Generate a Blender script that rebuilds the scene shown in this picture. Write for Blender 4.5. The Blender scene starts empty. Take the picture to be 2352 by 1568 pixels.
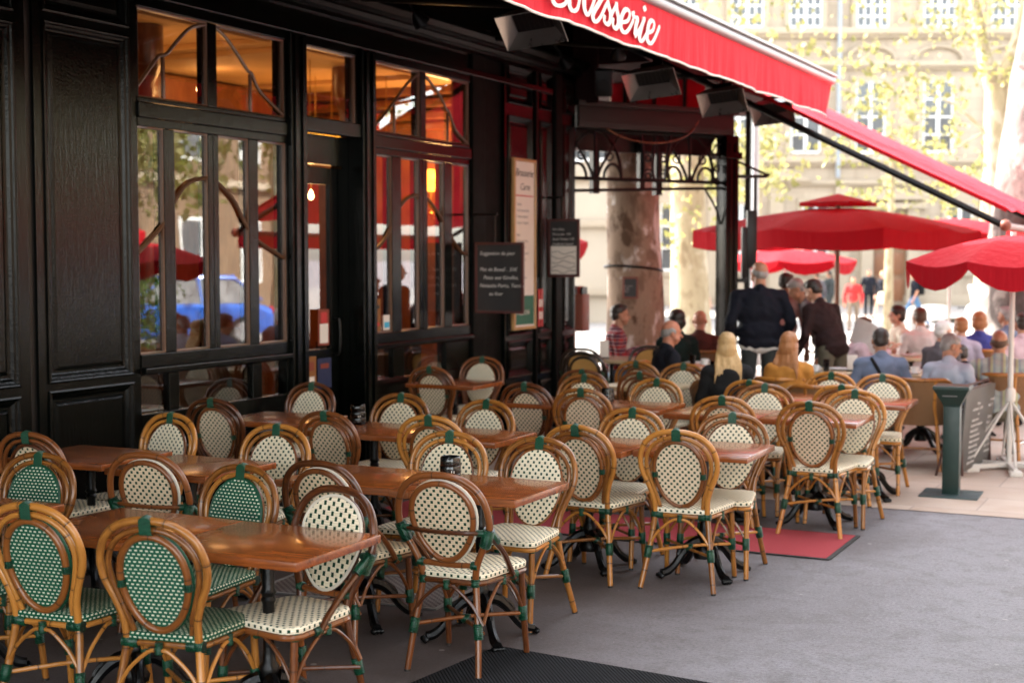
import bpy, bmesh, math, random
from mathutils import Vector, Matrix, Euler, noise
D=bpy.data; SC=bpy.context.scene; COL=SC.collection
R=math.radians; PI=math.pi
random.seed(7)
# ---------------------------------------------------------------- camera geometry
TH=R(26.4); PIT=math.atan(196/3267.0); CAMX=6.5; CAMH=1.87
def ground(px, Z, gz=0.0):
    """world point on the ground, at camera depth Z, px across a 2352 wide picture"""
    X=(px-1176)/3267.0*Z
    return Vector((CAMX-math.sin(TH)*Z+math.cos(TH)*X, math.cos(TH)*Z+math.sin(TH)*X, gz))
def gz_at(x,y):
    d=(x-CAMX)*-math.sin(TH)+y*math.cos(TH)
    t=min(1,max(0,(d-19)/15.0)); t=t*t*(3-2*t)
    return -0.30*t
# ---------------------------------------------------------------- materials
MATS={}
def newmat(name):
    m=D.materials.new(name); m.use_nodes=True
    nt=m.node_tree; b=nt.nodes['Principled BSDF']
    MATS[name]=m
    return m,nt,b
def N(nt,t,**kw):
    n=nt.nodes.new(t)
    for k,v in kw.items(): setattr(n,k,v)
    return n
def link(nt,a,b): nt.links.new(a,b)
def setin(n,k,v):
    if hasattr(v,'default_value') or isinstance(v,bpy.types.NodeSocket): n.id_data.links.new(v,n.inputs[k])
    else: n.inputs[k].default_value=v
def math_(nt,op,a,b=None,c=None):
    n=N(nt,'ShaderNodeMath',operation=op)
    for i,v in enumerate((a,b,c)):
        if v is None: continue
        if isinstance(v,bpy.types.NodeSocket): nt.links.new(v,n.inputs[i])
        else: n.inputs[i].default_value=v
    return n.outputs[0]
def mixc(nt,f,a,b,blend='MIX'):
    n=N(nt,'ShaderNodeMix',data_type='RGBA',blend_type=blend)
    for k,v in ((0,f),(6,a),(7,b)):
        if isinstance(v,bpy.types.NodeSocket): nt.links.new(v,n.inputs[k])
        elif k==0: n.inputs[k].default_value=v
        else: n.inputs[k].default_value=(v[0],v[1],v[2],1)
    return n.outputs[2]
def texco(nt,kind='Object'):
    return N(nt,'ShaderNodeTexCoord').outputs[kind]
def noise_(nt,vec,scale,detail=4,rough=.55,dist=0):
    n=N(nt,'ShaderNodeTexNoise'); n.inputs['Scale'].default_value=scale; n.inputs['Detail'].default_value=detail
    n.inputs['Roughness'].default_value=rough; n.inputs['Distortion'].default_value=dist
    if vec is not None: nt.links.new(vec,n.inputs['Vector'])
    return n.outputs['Fac']
def mapping(nt,vec,scale=(1,1,1),loc=(0,0,0),rot=(0,0,0)):
    n=N(nt,'ShaderNodeMapping'); nt.links.new(vec,n.inputs[0])
    n.inputs['Scale'].default_value=scale; n.inputs['Location'].default_value=loc; n.inputs['Rotation'].default_value=rot
    return n.outputs[0]
def ramp(nt,f,stops):
    n=N(nt,'ShaderNodeValToRGB'); nt.links.new(f,n.inputs[0]); e=n.color_ramp.elements
    while len(e)<len(stops): e.new(.5)
    for i,(p,c) in enumerate(stops):
        e[i].position=p; e[i].color=(c[0],c[1],c[2],1) if not isinstance(c,(int,float)) else (c,c,c,1)
    return n.outputs[0]
def bump(nt,b,h,strength=.3,dist=.01):
    n=N(nt,'ShaderNodeBump'); n.inputs['Strength'].default_value=strength; n.inputs['Distance'].default_value=dist
    nt.links.new(h,n.inputs['Height']); nt.links.new(n.outputs[0],b.inputs['Normal'])
def simple(name,col,rough=.6,metal=0,var=.15,scale=12,bmp=0,spec=.5,coat=0,coatr=.1,trans=0,bscale=None):
    """one colour broken up by noise"""
    m,nt,b=newmat(name)
    tc=texco(nt); f=noise_(nt,tc,scale,5)
    c2=tuple(min(1,x*(1+var)) for x in col); c1=tuple(x*(1-var) for x in col)
    link(nt,mixc(nt,f,c1,c2),b.inputs['Base Color'])
    b.inputs['Roughness'].default_value=rough; b.inputs['Metallic'].default_value=metal
    b.inputs['Specular IOR Level'].default_value=spec
    b.inputs['Coat Weight'].default_value=coat; b.inputs['Coat Roughness'].default_value=coatr
    rr=math_(nt,'MULTIPLY_ADD',f,.25,rough-.12); link(nt,rr,b.inputs['Roughness'])
    if bmp: bump(nt,b,noise_(nt,tc,bscale or scale*4,4),bmp,.01)
    return m
def weave(name,base,dot,p,s,dw,dh,rough=.42):
    m,nt,b=newmat(name)
    uv=N(nt,'ShaderNodeUVMap').outputs[0]
    sp=N(nt,'ShaderNodeSeparateXYZ'); link(nt,uv,sp.inputs[0])
    wob=noise_(nt,uv,22,2)
    v=math_(nt,'DIVIDE',math_(nt,'MULTIPLY_ADD',wob,.004,sp.outputs[1]),s)
    row=math_(nt,'FLOOR',v); fv=math_(nt,'FRACT',v)
    u=math_(nt,'DIVIDE',math_(nt,'MULTIPLY_ADD',wob,.004,sp.outputs[0]),p)
    u2=math_(nt,'ADD',u,math_(nt,'MULTIPLY',row,.5)); fu=math_(nt,'FRACT',u2)
    d=math_(nt,'MULTIPLY',math_(nt,'LESS_THAN',fu,dw),math_(nt,'LESS_THAN',fv,dh))
    n1=noise_(nt,uv,90,3); n2=noise_(nt,uv,7,3)
    cb=mixc(nt,n2,tuple(x*.90 for x in base),tuple(min(1,x*1.05) for x in base))
    # each strand slightly its own tone; dark line in the gaps between strands
    strand=math_(nt,'ABSOLUTE',math_(nt,'SINE',math_(nt,'MULTIPLY',v,PI*2)))
    gap=math_(nt,'LESS_THAN',strand,.16)
    cb=mixc(nt,math_(nt,'MULTIPLY',gap,.16),cb,tuple(x*.35 for x in base))
    cd=mixc(nt,n1,tuple(x*.7 for x in dot),tuple(min(1,x*1.3) for x in dot))
    col=mixc(nt,d,cb,cd)
    oi=N(nt,'ShaderNodeObjectInfo'); age=math_(nt,'MULTIPLY',oi.outputs['Random'],.16)
    col=mixc(nt,age,col,(base[0]*.80,base[1]*.66,base[2]*.42),'MULTIPLY')
    link(nt,col,b.inputs['Base Color'])
    b.inputs['Roughness'].default_value=rough; b.inputs['Specular IOR Level'].default_value=.28
    hh=math_(nt,'ADD',strand,math_(nt,'MULTIPLY',math_(nt,'ABSOLUTE',math_(nt,'SINE',math_(nt,'MULTIPLY',u2,PI))),.7))
    hh=math_(nt,'SUBTRACT',hh,math_(nt,'MULTIPLY',d,.5))
    bump(nt,b,hh,.55,.0035)
    return m
def rattan(name,c1,c2,node=(.05,.02,.008),rough=.3):
    m,nt,b=newmat(name)
    uv=N(nt,'ShaderNodeUVMap').outputs[0]
    sp=N(nt,'ShaderNodeSeparateXYZ'); link(nt,uv,sp.inputs[0])
    oi=N(nt,'ShaderNodeObjectInfo'); va=N(nt,'ShaderNodeVectorMath',operation='ADD'); link(nt,uv,va.inputs[0]); cb_=N(nt,'ShaderNodeCombineXYZ'); link(nt,math_(nt,'MULTIPLY',oi.outputs['Random'],13.0),cb_.inputs[1]); link(nt,cb_.outputs[0],va.inputs[1]); uv=va.outputs[0]
    sp=N(nt,'ShaderNodeSeparateXYZ'); link(nt,uv,sp.inputs[0])
    f=noise_(nt,mapping(nt,uv,(6,9,1)),1.6,4,.6,.4)
    str_=noise_(nt,mapping(nt,uv,(60,5,1)),1.0,3)
    f=math_(nt,'MULTIPLY_ADD',str_,.5,math_(nt,'MULTIPLY',f,.6))
    oi=N(nt,'ShaderNodeObjectInfo')
    f=math_(nt,'ADD',f,math_(nt,'MULTIPLY_ADD',oi.outputs['Random'],.42,-.21))
    col=ramp(nt,f,[(.28,c2),(.68,c1)])
    off=noise_(nt,mapping(nt,uv,(0,3,1)),1,0)
    vv=math_(nt,'FRACT',math_(nt,'DIVIDE',sp.outputs[1],.231))
    ring=math_(nt,'LESS_THAN',vv,.022)
    ringd=math_(nt,'LESS_THAN',vv,.05)
    col=mixc(nt,math_(nt,'MULTIPLY',ring,.85),col,node)
    col=mixc(nt,math_(nt,'MULTIPLY',ringd,.25),col,node)
    link(nt,col,b.inputs['Base Color'])
    b.inputs['Roughness'].default_value=rough
    b.inputs['Coat Weight'].default_value=.55; b.inputs['Coat Roughness'].default_value=.12; b.inputs['Specular IOR Level'].default_value=.3
    bump(nt,b,math_(nt,'SUBTRACT',math_(nt,'MULTIPLY',str_,.25),ring),.35,.003)
    return m
CREAM=(.90,.81,.63); GREEN=(.002,.040,.018)
weave('cream_weave',CREAM,GREEN,.034,.0190,.35,.66)
weave('cream_weave_back',(.76,.61,.43),GREEN,.0345,.0180,.37,.72)
weave('green_weave',(.003,.100,.054),(.84,.77,.58),.0225,.0150,.53,.42)
weave('cream_weave_large',CREAM,GREEN,.048,.0200,.30,.92)
weave('tan_weave',(.55,.30,.09),(.42,.21,.06),.02,.012,.5,.5)
weave('wicker',(.30,.16,.075),(.12,.055,.022),.018,.012,.42,.8,.55)
rattan('rattan',(.46,.185,.034),(.13,.040,.008))
rattan('rattan_ring',(.24,.078,.016),(.10,.028,.006))
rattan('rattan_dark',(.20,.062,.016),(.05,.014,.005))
rattan('rattan_black',(.04,.025,.015),(.02,.012,.008))
def binding_mat():
    m,nt,b=newmat('green_binding'); uv=N(nt,'ShaderNodeUVMap').outputs[0]
    sp=N(nt,'ShaderNodeSeparateXYZ'); link(nt,uv,sp.inputs[0])
    s=math_(nt,'ABSOLUTE',math_(nt,'SINE',math_(nt,'MULTIPLY',sp.outputs[1],PI/.007)))
    link(nt,mixc(nt,s,(.001,.014,.008),(.003,.075,.034)),b.inputs['Base Color'])
    b.inputs['Roughness'].default_value=.35; b.inputs['Coat Weight'].default_value=.3
    bump(nt,b,s,.8,.004); return m
binding_mat()
simple('cream_trim',(.66,.60,.50),.45,var=.1)
simple('green_cord',(.003,.060,.028),.4,var=.2)
simple('rubber',(.02,.02,.02),.7)
def wood(name,c1,c2,rough=.2,coat=.6,sc=(1.2,14,14),rot=(0,0,0)):
    m,nt,b=newmat(name); tc=texco(nt); mp=mapping(nt,tc,sc,(0,0,0),rot)
    f=noise_(nt,mp,3.2,6,.6,.7); f2=noise_(nt,mp,14,3,.5)
    f=math_(nt,'MULTIPLY_ADD',f2,.3,math_(nt,'MULTIPLY',f,.75))
    col=ramp(nt,f,[(.32,c2),(.66,c1)])
    link(nt,col,b.inputs['Base Color'])
    sm=noise_(nt,tc,2.5,2); link(nt,math_(nt,'MULTIPLY_ADD',sm,.12,rough-.06),b.inputs['Roughness'])
    b.inputs['Coat Weight'].default_value=coat
    link(nt,math_(nt,'MULTIPLY_ADD',sm,.05,.07),b.inputs['Coat Roughness'])
    bump(nt,b,f,.05,.004); return m
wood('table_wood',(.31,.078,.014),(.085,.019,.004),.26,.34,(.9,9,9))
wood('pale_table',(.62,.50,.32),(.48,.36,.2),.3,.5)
wood('brown_wood',(.20,.075,.025),(.10,.035,.012),.45,.2,(8,8,1.5))
wood('red_wood',(.30,.085,.025),(.17,.04,.012),.4,.3,(6,6,1))
wood('oak_frame',(.52,.30,.12),(.40,.21,.08),.45,.2,(8,8,1.5))
simple('cast_iron',(.0035,.0035,.004),.32,.4,.3,20,.25,bscale=60)
def paint_mat():
    m,nt,b=newmat('dark_green_paint'); tc=texco(nt)
    f=noise_(nt,mapping(nt,tc,(6,6,1.0)),2.2,5,.6)
    link(nt,mixc(nt,f,(.0006,.0011,.0008),(.0016,.0024,.0018)),b.inputs['Base Color'])
    link(nt,math_(nt,'MULTIPLY_ADD',noise_(nt,tc,9,4),.16,.08),b.inputs['Roughness'])
    b.inputs['Specular IOR Level'].default_value=.22
    h=math_(nt,'ADD',noise_(nt,mapping(nt,tc,(14,14,1.6)),4,5,.6),math_(nt,'MULTIPLY',noise_(nt,tc,60,3),.35))
    bump(nt,b,h,.30,.010); return m
paint_mat()
simple('dull_paint',(.0018,.0024,.0018),.6,0,.3,8,.2,spec=.08)
simple('black_metal',(.004,.004,.004),.38,.3,.2,15)
simple('grey_metal',(.34,.34,.35),.4,.6,.15,18)
simple('heater_steel',(.26,.235,.22),.30,.9,.2,6)
simple('heater_panel',(.006,.0055,.006),.5,.3,.2,30)
simple('white_plastic',(.75,.75,.73),.4,0,.06,12)
simple('white_paint',(.62,.59,.55),.45,0,.08,12)
simple('porcelain',(.8,.8,.78),.15,0,.03,12,coat=.5)
simple('black_plastic',(.004,.004,.0045),.18,0,.2,12,coat=.4)
def cloth(name,col,trans=.35,rough=.75):
    m,nt,b=newmat(name); tc=texco(nt)
    f=noise_(nt,tc,3.5,4); w=noise_(nt,mapping(nt,tc,(40,40,2)),1,3)
    c=mixc(nt,math_(nt,'MULTIPLY_ADD',w,.5,math_(nt,'MULTIPLY',f,.5)),tuple(x*.85 for x in col),tuple(min(1,x*1.15) for x in col))
    link(nt,c,b.inputs['Base Color']); b.inputs['Roughness'].default_value=rough
    b.inputs['Specular IOR Level'].default_value=.12
    bump(nt,b,noise_(nt,mapping(nt,tc,(5,5,.6)),2.5,3),.35,.05)
    if trans:
        tr=N(nt,'ShaderNodeBsdfTranslucent'); link(nt,c,tr.inputs[0])
        mx=N(nt,'ShaderNodeMixShader'); mx.inputs[0].default_value=trans
        link(nt,b.outputs[0],mx.inputs[1]); link(nt,tr.outputs[0],mx.inputs[2])
        link(nt,mx.outputs[0],nt.nodes['Material Output'].inputs[0])
    return m
cloth('red_canvas',(.38,.006,.014),.12)
cloth('awning_red',(.74,.030,.050),.12)
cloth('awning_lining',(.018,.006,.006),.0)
simple('red_carpet',(.34,.058,.068),.95,0,.25,90,.5,spec=.1)
def ribbed():
    m,nt,b=newmat('ribbed_mat'); tc=texco(nt); sp=N(nt,'ShaderNodeSeparateXYZ'); link(nt,tc,sp.inputs[0])
    s=math_(nt,'ABSOLUTE',math_(nt,'SINE',math_(nt,'MULTIPLY',math_(nt,'ADD',sp.outputs[0],sp.outputs[1]),PI/.022)))
    link(nt,mixc(nt,s,(.004,.004,.005),(.024,.024,.027)),b.inputs['Base Color']); b.inputs['Roughness'].default_value=.9; b.inputs['Specular IOR Level'].default_value=.08
    bump(nt,b,s,.8,.006)
ribbed()
def asphalt():
    m,nt,b=newmat('asphalt'); tc=texco(nt)
    g=noise_(nt,tc,160,4,.7); l=noise_(nt,tc,.9,5,.6,.5); md=noise_(nt,tc,9,5,.6)
    c=mixc(nt,ramp(nt,l,[(.3,0),(.7,1)]),(.115,.104,.118),(.205,.196,.220))
    c=mixc(nt,math_(nt,'MULTIPLY',ramp(nt,g,[(.42,0),(.66,1)]),.5),c,(.33,.31,.31))
    c=mixc(nt,math_(nt,'MULTIPLY',ramp(nt,md,[(.50,0),(.68,1)]),.35),c,(.07,.058,.055))
    st2=noise_(nt,tc,2.3,6,.7,.8); c=mixc(nt,math_(nt,'MULTIPLY',ramp(nt,st2,[(.52,0),(.60,1)]),.30),c,(.085,.072,.07))
    g3=noise_(nt,tc,55,3,.7); c=mixc(nt,math_(nt,'MULTIPLY',ramp(nt,g3,[(.54,0),(.66,1)]),.45),c,(.30,.28,.28)); c=mixc(nt,math_(nt,'MULTIPLY',ramp(nt,g3,[(.36,1),(.46,0)]),.45),c,(.06,.052,.052))
    # brown ground by the shop front, shade under tables and awning painted in
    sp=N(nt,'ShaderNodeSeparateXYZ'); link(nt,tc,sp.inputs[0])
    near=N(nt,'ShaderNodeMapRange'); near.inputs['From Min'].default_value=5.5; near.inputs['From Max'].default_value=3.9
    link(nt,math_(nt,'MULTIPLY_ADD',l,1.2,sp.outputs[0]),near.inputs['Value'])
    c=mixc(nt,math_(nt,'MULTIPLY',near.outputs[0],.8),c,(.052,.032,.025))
    # gum spots and white specks
    vo=N(nt,'ShaderNodeTexVoronoi'); link(nt,tc,vo.inputs['Vector']); vo.inputs['Scale'].default_value=3.2
    c=mixc(nt,math_(nt,'MULTIPLY',math_(nt,'LESS_THAN',vo.outputs['Distance'],.05),.55),c,(.34,.32,.31))
    vo2=N(nt,'ShaderNodeTexVoronoi'); link(nt,tc,vo2.inputs['Vector']); vo2.inputs['Scale'].default_value=11
    c=mixc(nt,math_(nt,'MULTIPLY',math_(nt,'LESS_THAN',vo2.outputs['Distance'],.035),.6),c,(.42,.41,.42))
    # hairline cracks
    vo3=N(nt,'ShaderNodeTexVoronoi',feature='DISTANCE_TO_EDGE'); link(nt,mapping(nt,tc,(1,1,1)),vo3.inputs['Vector']); vo3.inputs['Scale'].default_value=.55
    link(nt,c,b.inputs['Base Color'])
    link(nt,math_(nt,'MULTIPLY_ADD',l,.3,.55),b.inputs['Roughness'])
    bump(nt,b,math_(nt,'ADD',g,math_(nt,'MULTIPLY',md,.5)),.55,.006)
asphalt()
def pavers():
    m,nt,b=newmat('pavers'); tc=texco(nt)
    br=N(nt,'ShaderNodeTexBrick'); link(nt,tc,br.inputs['Vector']); br.inputs['Scale'].default_value=1
    br.inputs['Brick Width'].default_value=.9; br.inputs['Row Height'].default_value=.6; br.inputs['Mortar Size'].default_value=.006
    br.inputs['Color1'].default_value=(.40,.30,.235,1); br.inputs['Color2'].default_value=(.48,.38,.31,1); br.inputs['Mortar'].default_value=(.27,.22,.19,1)
    l=noise_(nt,tc,2.2,5); c=mixc(nt,math_(nt,'MULTIPLY',ramp(nt,l,[(.42,0),(.75,1)]),.5),br.outputs[0],(.30,.17,.10))
    c=mixc(nt,math_(nt,'MULTIPLY',noise_(nt,tc,50,3),.4),c,(.46,.40,.36))
    link(nt,c,b.inputs['Base Color']); b.inputs['Roughness'].default_value=.75
    bump(nt,b,noise_(nt,tc,60,3),.2,.004)
pavers()
simple('square_paving',(.25,.235,.225),.8,0,.2,1.5,.2)
def stone():
    m,nt,b=newmat('stone'); tc=texco(nt)
    br=N(nt,'ShaderNodeTexBrick'); link(nt,mapping(nt,tc,(1,1,1),(0,0,0),(R(90),0,0)),br.inputs['Vector']); br.inputs['Scale'].default_value=1
    br.inputs['Brick Width'].default_value=1.1; br.inputs['Row Height'].default_value=.5; br.inputs['Mortar Size'].default_value=.014
    br.inputs['Color1'].default_value=(.36,.30,.225,1); br.inputs['Color2'].default_value=(.30,.245,.18,1); br.inputs['Mortar'].default_value=(.22,.175,.125,1)
    l=noise_(nt,tc,.35,6,.65); c=mixc(nt,math_(nt,'MULTIPLY',l,.6),br.outputs[0],(.40,.345,.28))
    st=noise_(nt,mapping(nt,tc,(1.6,1.6,.15)),1,5); c=mixc(nt,math_(nt,'MULTIPLY',ramp(nt,st,[(.52,0),(.72,1)]),.45),c,(.17,.135,.10))
    link(nt,c,b.inputs['Base Color']); b.inputs['Roughness'].default_value=.85
stone()
simple('stone_trim',(.33,.275,.205),.8,0,.15,1.2)
simple('street_plaster',(.15,.10,.06),.85,0,.55,.9)
simple('plaster',(.36,.31,.245),.85,0,.15,.6)
simple('drain_zinc',(.25,.28,.31),.5,.3,.1,4)
wood('door_wood',(.20,.11,.055),(.10,.05,.025),.6,.1,(3,3,.6))
simple('window_dark',(.06,.07,.08),.12,0,.3,2,spec=.6)
simple('window_white',(.70,.71,.70),.6,0,.05,4)
def bark(name,c1,c2,c3,sc=3.0):
    m,nt,b=newmat(name); tc=texco(nt); mp=mapping(nt,tc,(1,1,.55))
    f=noise_(nt,mp,sc,6,.62,.6); f2=noise_(nt,mp,sc*2.6,4,.6,.3)
    c=ramp(nt,f,[(.40,c2),(.45,c1),(.54,c1),(.58,c3)])
    c=mixc(nt,math_(nt,'MULTIPLY',ramp(nt,f2,[(.5,0),(.62,1)]),.6),c,c2)
    link(nt,c,b.inputs['Base Color']); b.inputs['Roughness'].default_value=.85
    bump(nt,b,math_(nt,'ADD',f,math_(nt,'MULTIPLY',f2,.5)),.7,.03)
bark('plane_bark',(.32,.225,.16),(.11,.060,.034),(.66,.60,.55),2.2)
bark('pale_bark',(.30,.245,.15),(.20,.15,.085),(.38,.33,.24),2.2)
bark('grey_bark',(.12,.105,.10),(.07,.06,.055),(.26,.235,.22),3.2)
def leafmat(name,c1,c2,trans=.5):
    m,nt,b=newmat(name); oi=N(nt,'ShaderNodeNewGeometry')
    c=mixc(nt,oi.outputs['Random Per Island'],c1,c2); link(nt,c,b.inputs['Base Color']); b.inputs['Roughness'].default_value=.55
    tr=N(nt,'ShaderNodeBsdfTranslucent'); link(nt,c,tr.inputs[0]); mx=N(nt,'ShaderNodeMixShader'); mx.inputs[0].default_value=trans
    link(nt,b.outputs[0],mx.inputs[1]); link(nt,tr.outputs[0],mx.inputs[2]); link(nt,mx.outputs[0],nt.nodes['Material Output'].inputs[0])
leafmat('leaf_yellow',(.13,.13,.04),(.34,.31,.11),.45); leafmat('leaf_green',(.05,.09,.012),(.19,.20,.03))
leafmat('hedge_leaf',(.035,.09,.012),(.10,.17,.03))
def glassmat():
    m,nt,b=newmat('window_glass'); nt.nodes.remove(b)
    tr=N(nt,'ShaderNodeBsdfTransparent'); tr.inputs[0].default_value=(.93,.90,.86,1)
    gl=N(nt,'ShaderNodeBsdfGlossy'); gl.inputs['Roughness'].default_value=.012; gl.inputs['Color'].default_value=(1,1,1,1)
    fr=N(nt,'ShaderNodeFresnel'); fr.inputs['IOR'].default_value=1.75
    geo=texco(nt); bp=N(nt,'ShaderNodeBump'); bp.inputs['Strength'].default_value=.02; bp.inputs['Distance'].default_value=.02
    link(nt,noise_(nt,geo,1.4,2),bp.inputs['Height']); link(nt,bp.outputs[0],gl.inputs['Normal'])
    mx=N(nt,'ShaderNodeMixShader'); link(nt,math_(nt,'MULTIPLY',fr.outputs[0],1.75),mx.inputs[0]); link(nt,tr.outputs[0],mx.inputs[1]); link(nt,gl.outputs[0],mx.inputs[2])
    link(nt,mx.outputs[0],nt.nodes['Material Output'].inputs[0])
glassmat()
def smoked():
    m,nt,b=newmat('smoked_glass'); nt.nodes.remove(b)
    tr=N(nt,'ShaderNodeBsdfTransparent'); tr.inputs[0].default_value=(.30,.30,.34,1)
    gl=N(nt,'ShaderNodeBsdfGlossy'); gl.inputs['Roughness'].default_value=.05
    fr=N(nt,'ShaderNodeFresnel'); fr.inputs['IOR'].default_value=1.5
    mx=N(nt,'ShaderNodeMixShader'); link(nt,fr.outputs[0],mx.inputs[0]); link(nt,tr.outputs[0],mx.inputs[1]); link(nt,gl.outputs[0],mx.inputs[2])
    link(nt,mx.outputs[0],nt.nodes['Material Output'].inputs[0])
smoked()
def emis(name,col,s):
    m,nt,b=newmat(name); b.inputs['Base Color'].default_value=(*col,1); b.inputs['Emission Color'].default_value=(*col,1); b.inputs['Emission Strength'].default_value=s
emis('lamp_glow',(1,.42,.04),.55); emis('lamp_glow_small',(1,.62,.22),2.5)
simple('ceiling_cream',(.62,.40,.20),.7,0,.08,3)
wood('interior_wood',(.22,.080,.026),(.10,.030,.010),.35,.35,(3,3,.8))
simple('interior_red',(.30,.035,.02),.6,0,.15,3)
simple('interior_floor',(.09,.045,.025),.4,0,.2,4)
simple('blackboard',(.018,.018,.020),.55,0,.5,6)
simple('board_grey',(.10,.098,.094),.5,0,.35,5)
simple('board_header',(.28,.28,.24),.6,0,.2,6)
simple('chalk',(.62,.60,.58),.9,0,.2,30)
simple('chalk_dim',(.40,.39,.38),.9,0,.2,30)
simple('board_rim',(.07,.016,.014),.5,0,.2,10)
simple('paper',(.72,.66,.60),.7,0,.08,6)
simple('ink',(.02,.02,.022),.7); simple('red_ink',(.5,.03,.03),.6); simple('green_ink',(.01,.12,.07),.6)
simple('ochre_card',(.22,.08,.012),.6,0,.1,8); simple('blue_card',(.008,.015,.06),.6,0,.1,8); simple('orange_card',(.20,.030,.012),.6,0,.1,8); simple('cyan_ink',(.03,.35,.55),.6)
simple('lettering_white',(.86,.84,.80),.6,0,.04,10)
simple('blue_car_paint',(.02,.12,.55),.22,.1,.05,3,coat=1)
simple('red_lens',(.4,.01,.01),.2); simple('clear_lens',(.7,.72,.75),.1,.2)
simple('tyre',(.02,.02,.02),.7)
simple('bollard_stone',(.28,.26,.25),.8,0,.15,6)
simple('lectern_paint',(.0035,.022,.017),.38,0,.25,14,.1)
simple('plate_paint',(.035,.062,.064),.45,.2,.25,14)
simple('rust_metal',(.075,.035,.028),.55,.3,.3,20)
simple('menu_box',(.20,.052,.030),.5,0,.15,10)
simple('pale_terrace',(.60,.52,.40),.6,0,.1,6)
# ---------------------------------------------------------------- mesh helpers
def obj(name,bm,mat,parent=None,loc=None,smooth=True,rot=None,**tags):
    me=D.meshes.new(name)
    bm.normal_update(); bm.to_mesh(me); bm.free()
    if not isinstance(mat,(list,tuple)): mat=[mat]
    for q in mat: me.materials.append(MATS[q])
    if smooth:
        me.polygons.foreach_set('use_smooth',[True]*len(me.polygons))
        try: me.set_sharp_from_angle(angle=R(38))
        except Exception: pass
    o=D.objects.new(name,me); COL.objects.link(o)
    if parent is not None: o.parent=parent
    if loc is not None: o.location=loc
    if rot is not None: o.rotation_euler=rot
    for k,v in tags.items(): o[k]=v
    return o
def thing(name,label,cat,loc=(0,0,0),rz=0,group=None):
    o=D.objects.new(name,None); COL.objects.link(o); o.location=loc; o.rotation_euler=(0,0,rz)
    o.empty_display_size=.1; o['label']=label; o['category']=cat
    if group: o['group']=group
    return o
def tag(o,label,cat,group=None):
    o['label']=label; o['category']=cat
    if group: o['group']=group
    return o
def dup(root,loc,rz,label,group=None,rand=0):
    r=root.copy(); COL.objects.link(r); r.location=loc; r.rotation_euler=(0,0,rz); r['label']=label
    if group: r['group']=group
    for ch in root.children:
        c=ch.copy(); COL.objects.link(c); c.parent=r
        for g in ch.children:
            d=g.copy(); COL.objects.link(d); d.parent=c
    return r
def box(bm,c,s,rot=None,bev=0):
    m=Matrix.Translation(c)
    if rot is not None: m=m@Euler(rot).to_matrix().to_4x4()
    m=m@Matrix.Diagonal((s[0],s[1],s[2],1))
    r=bmesh.ops.create_cube(bm,size=1,matrix=m)
    if bev:
        es=set()
        for v in r['verts']:
            for e in v.link_edges: es.add(e)
        bmesh.ops.bevel(bm,geom=list(es),offset=bev,segments=2,affect='EDGES',profile=.6)
    return r
def bxx(bm,x0,x1,y0,y1,z0,z1,bev=0): return box(bm,((x0+x1)/2,(y0+y1)/2,(z0+z1)/2),(abs(x1-x0),abs(y1-y0),abs(z1-z0)),None,bev)
def catmull(pts,n,closed=False):
    P=[Vector(p) for p in pts]; out=[]; L=len(P)
    rng=range(L) if closed else range(L-1)
    for i in rng:
        if closed: a,b,c,d=P[(i-1)%L],P[i],P[(i+1)%L],P[(i+2)%L]
        else: a,b,c,d=P[max(0,i-1)],P[i],P[i+1],P[min(L-1,i+2)]
        for k in range(n):
            t=k/n
            out.append(.5*((2*b)+(c-a)*t+(2*a-5*b+4*c-d)*t*t+(3*b-a-3*c+d)*t**3))
    if not closed: out.append(P[-1])
    return out
def tube(bm,pts,r,seg=8,closed=False,cap=True,sm=0,flat=1.0):
    """swept round bar; uv = (turns, metres along)"""
    if sm: 
        if not isinstance(r,(int,float)):
            rs=[]; L=len(pts)
            for i in range(L if closed else L-1):
                for k in range(sm): rs.append(r[i]+(r[(i+1)%L]-r[i])*k/sm)
            if not closed: rs.append(r[-1])
            r=rs
        pts=catmull(pts,sm,closed)
    P=[Vector(p) for p in pts]; n=len(P)
    uvl=bm.loops.layers.uv.verify()
    rings=[]; prev=None; L=0; Ls=[]
    for i in range(n):
        if closed: t=(P[(i+1)%n]-P[(i-1)%n])
        else: t=P[min(n-1,i+1)]-P[max(0,i-1)]
        if t.length<1e-9: t=Vector((0,0,1))
        t.normalize()
        if prev is None:
            ref=Vector((0,0,1)) if abs(t.z)<.9 else Vector((0,1,0))
            nx=t.cross(ref).normalized()
        else:
            nx=(prev-t*prev.dot(t))
            if nx.length<1e-6: nx=t.orthogonal()
            nx.normalize()
        prev=nx; ny=t.cross(nx)
        rr=r if isinstance(r,(int,float)) else r[i]
        if i: L+=(P[i]-P[i-1]).length
        Ls.append(L)
        rings.append([bm.verts.new(P[i]+nx*rr*math.cos(2*PI*k/seg)+ny*rr*flat*math.sin(2*PI*k/seg)) for k in range(seg)])
    m=n if closed else n-1
    for i in range(m):
        a=rings[i]; b=rings[(i+1)%n]; v1=Ls[(i+1)%n] if i+1<n else L+(P[0]-P[-1]).length
        # best match when closing
        off=0
        if closed and i==n-1:
            off=min(range(seg),key=lambda o:(a[0].co-b[o].co).length)
        for k in range(seg):
            f=bm.faces.new((a[k],a[(k+1)%seg],b[(k+1+off)%seg],b[(k+off)%seg]))
            for lp,uv in zip(f.loops,((k/seg,Ls[i]),((k+1)/seg,Ls[i]),((k+1)/seg,v1),(k/seg,v1))): lp[uvl].uv=uv
    if cap and not closed:
        bm.faces.new(list(reversed(rings[0]))); bm.faces.new(rings[-1])
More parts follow.
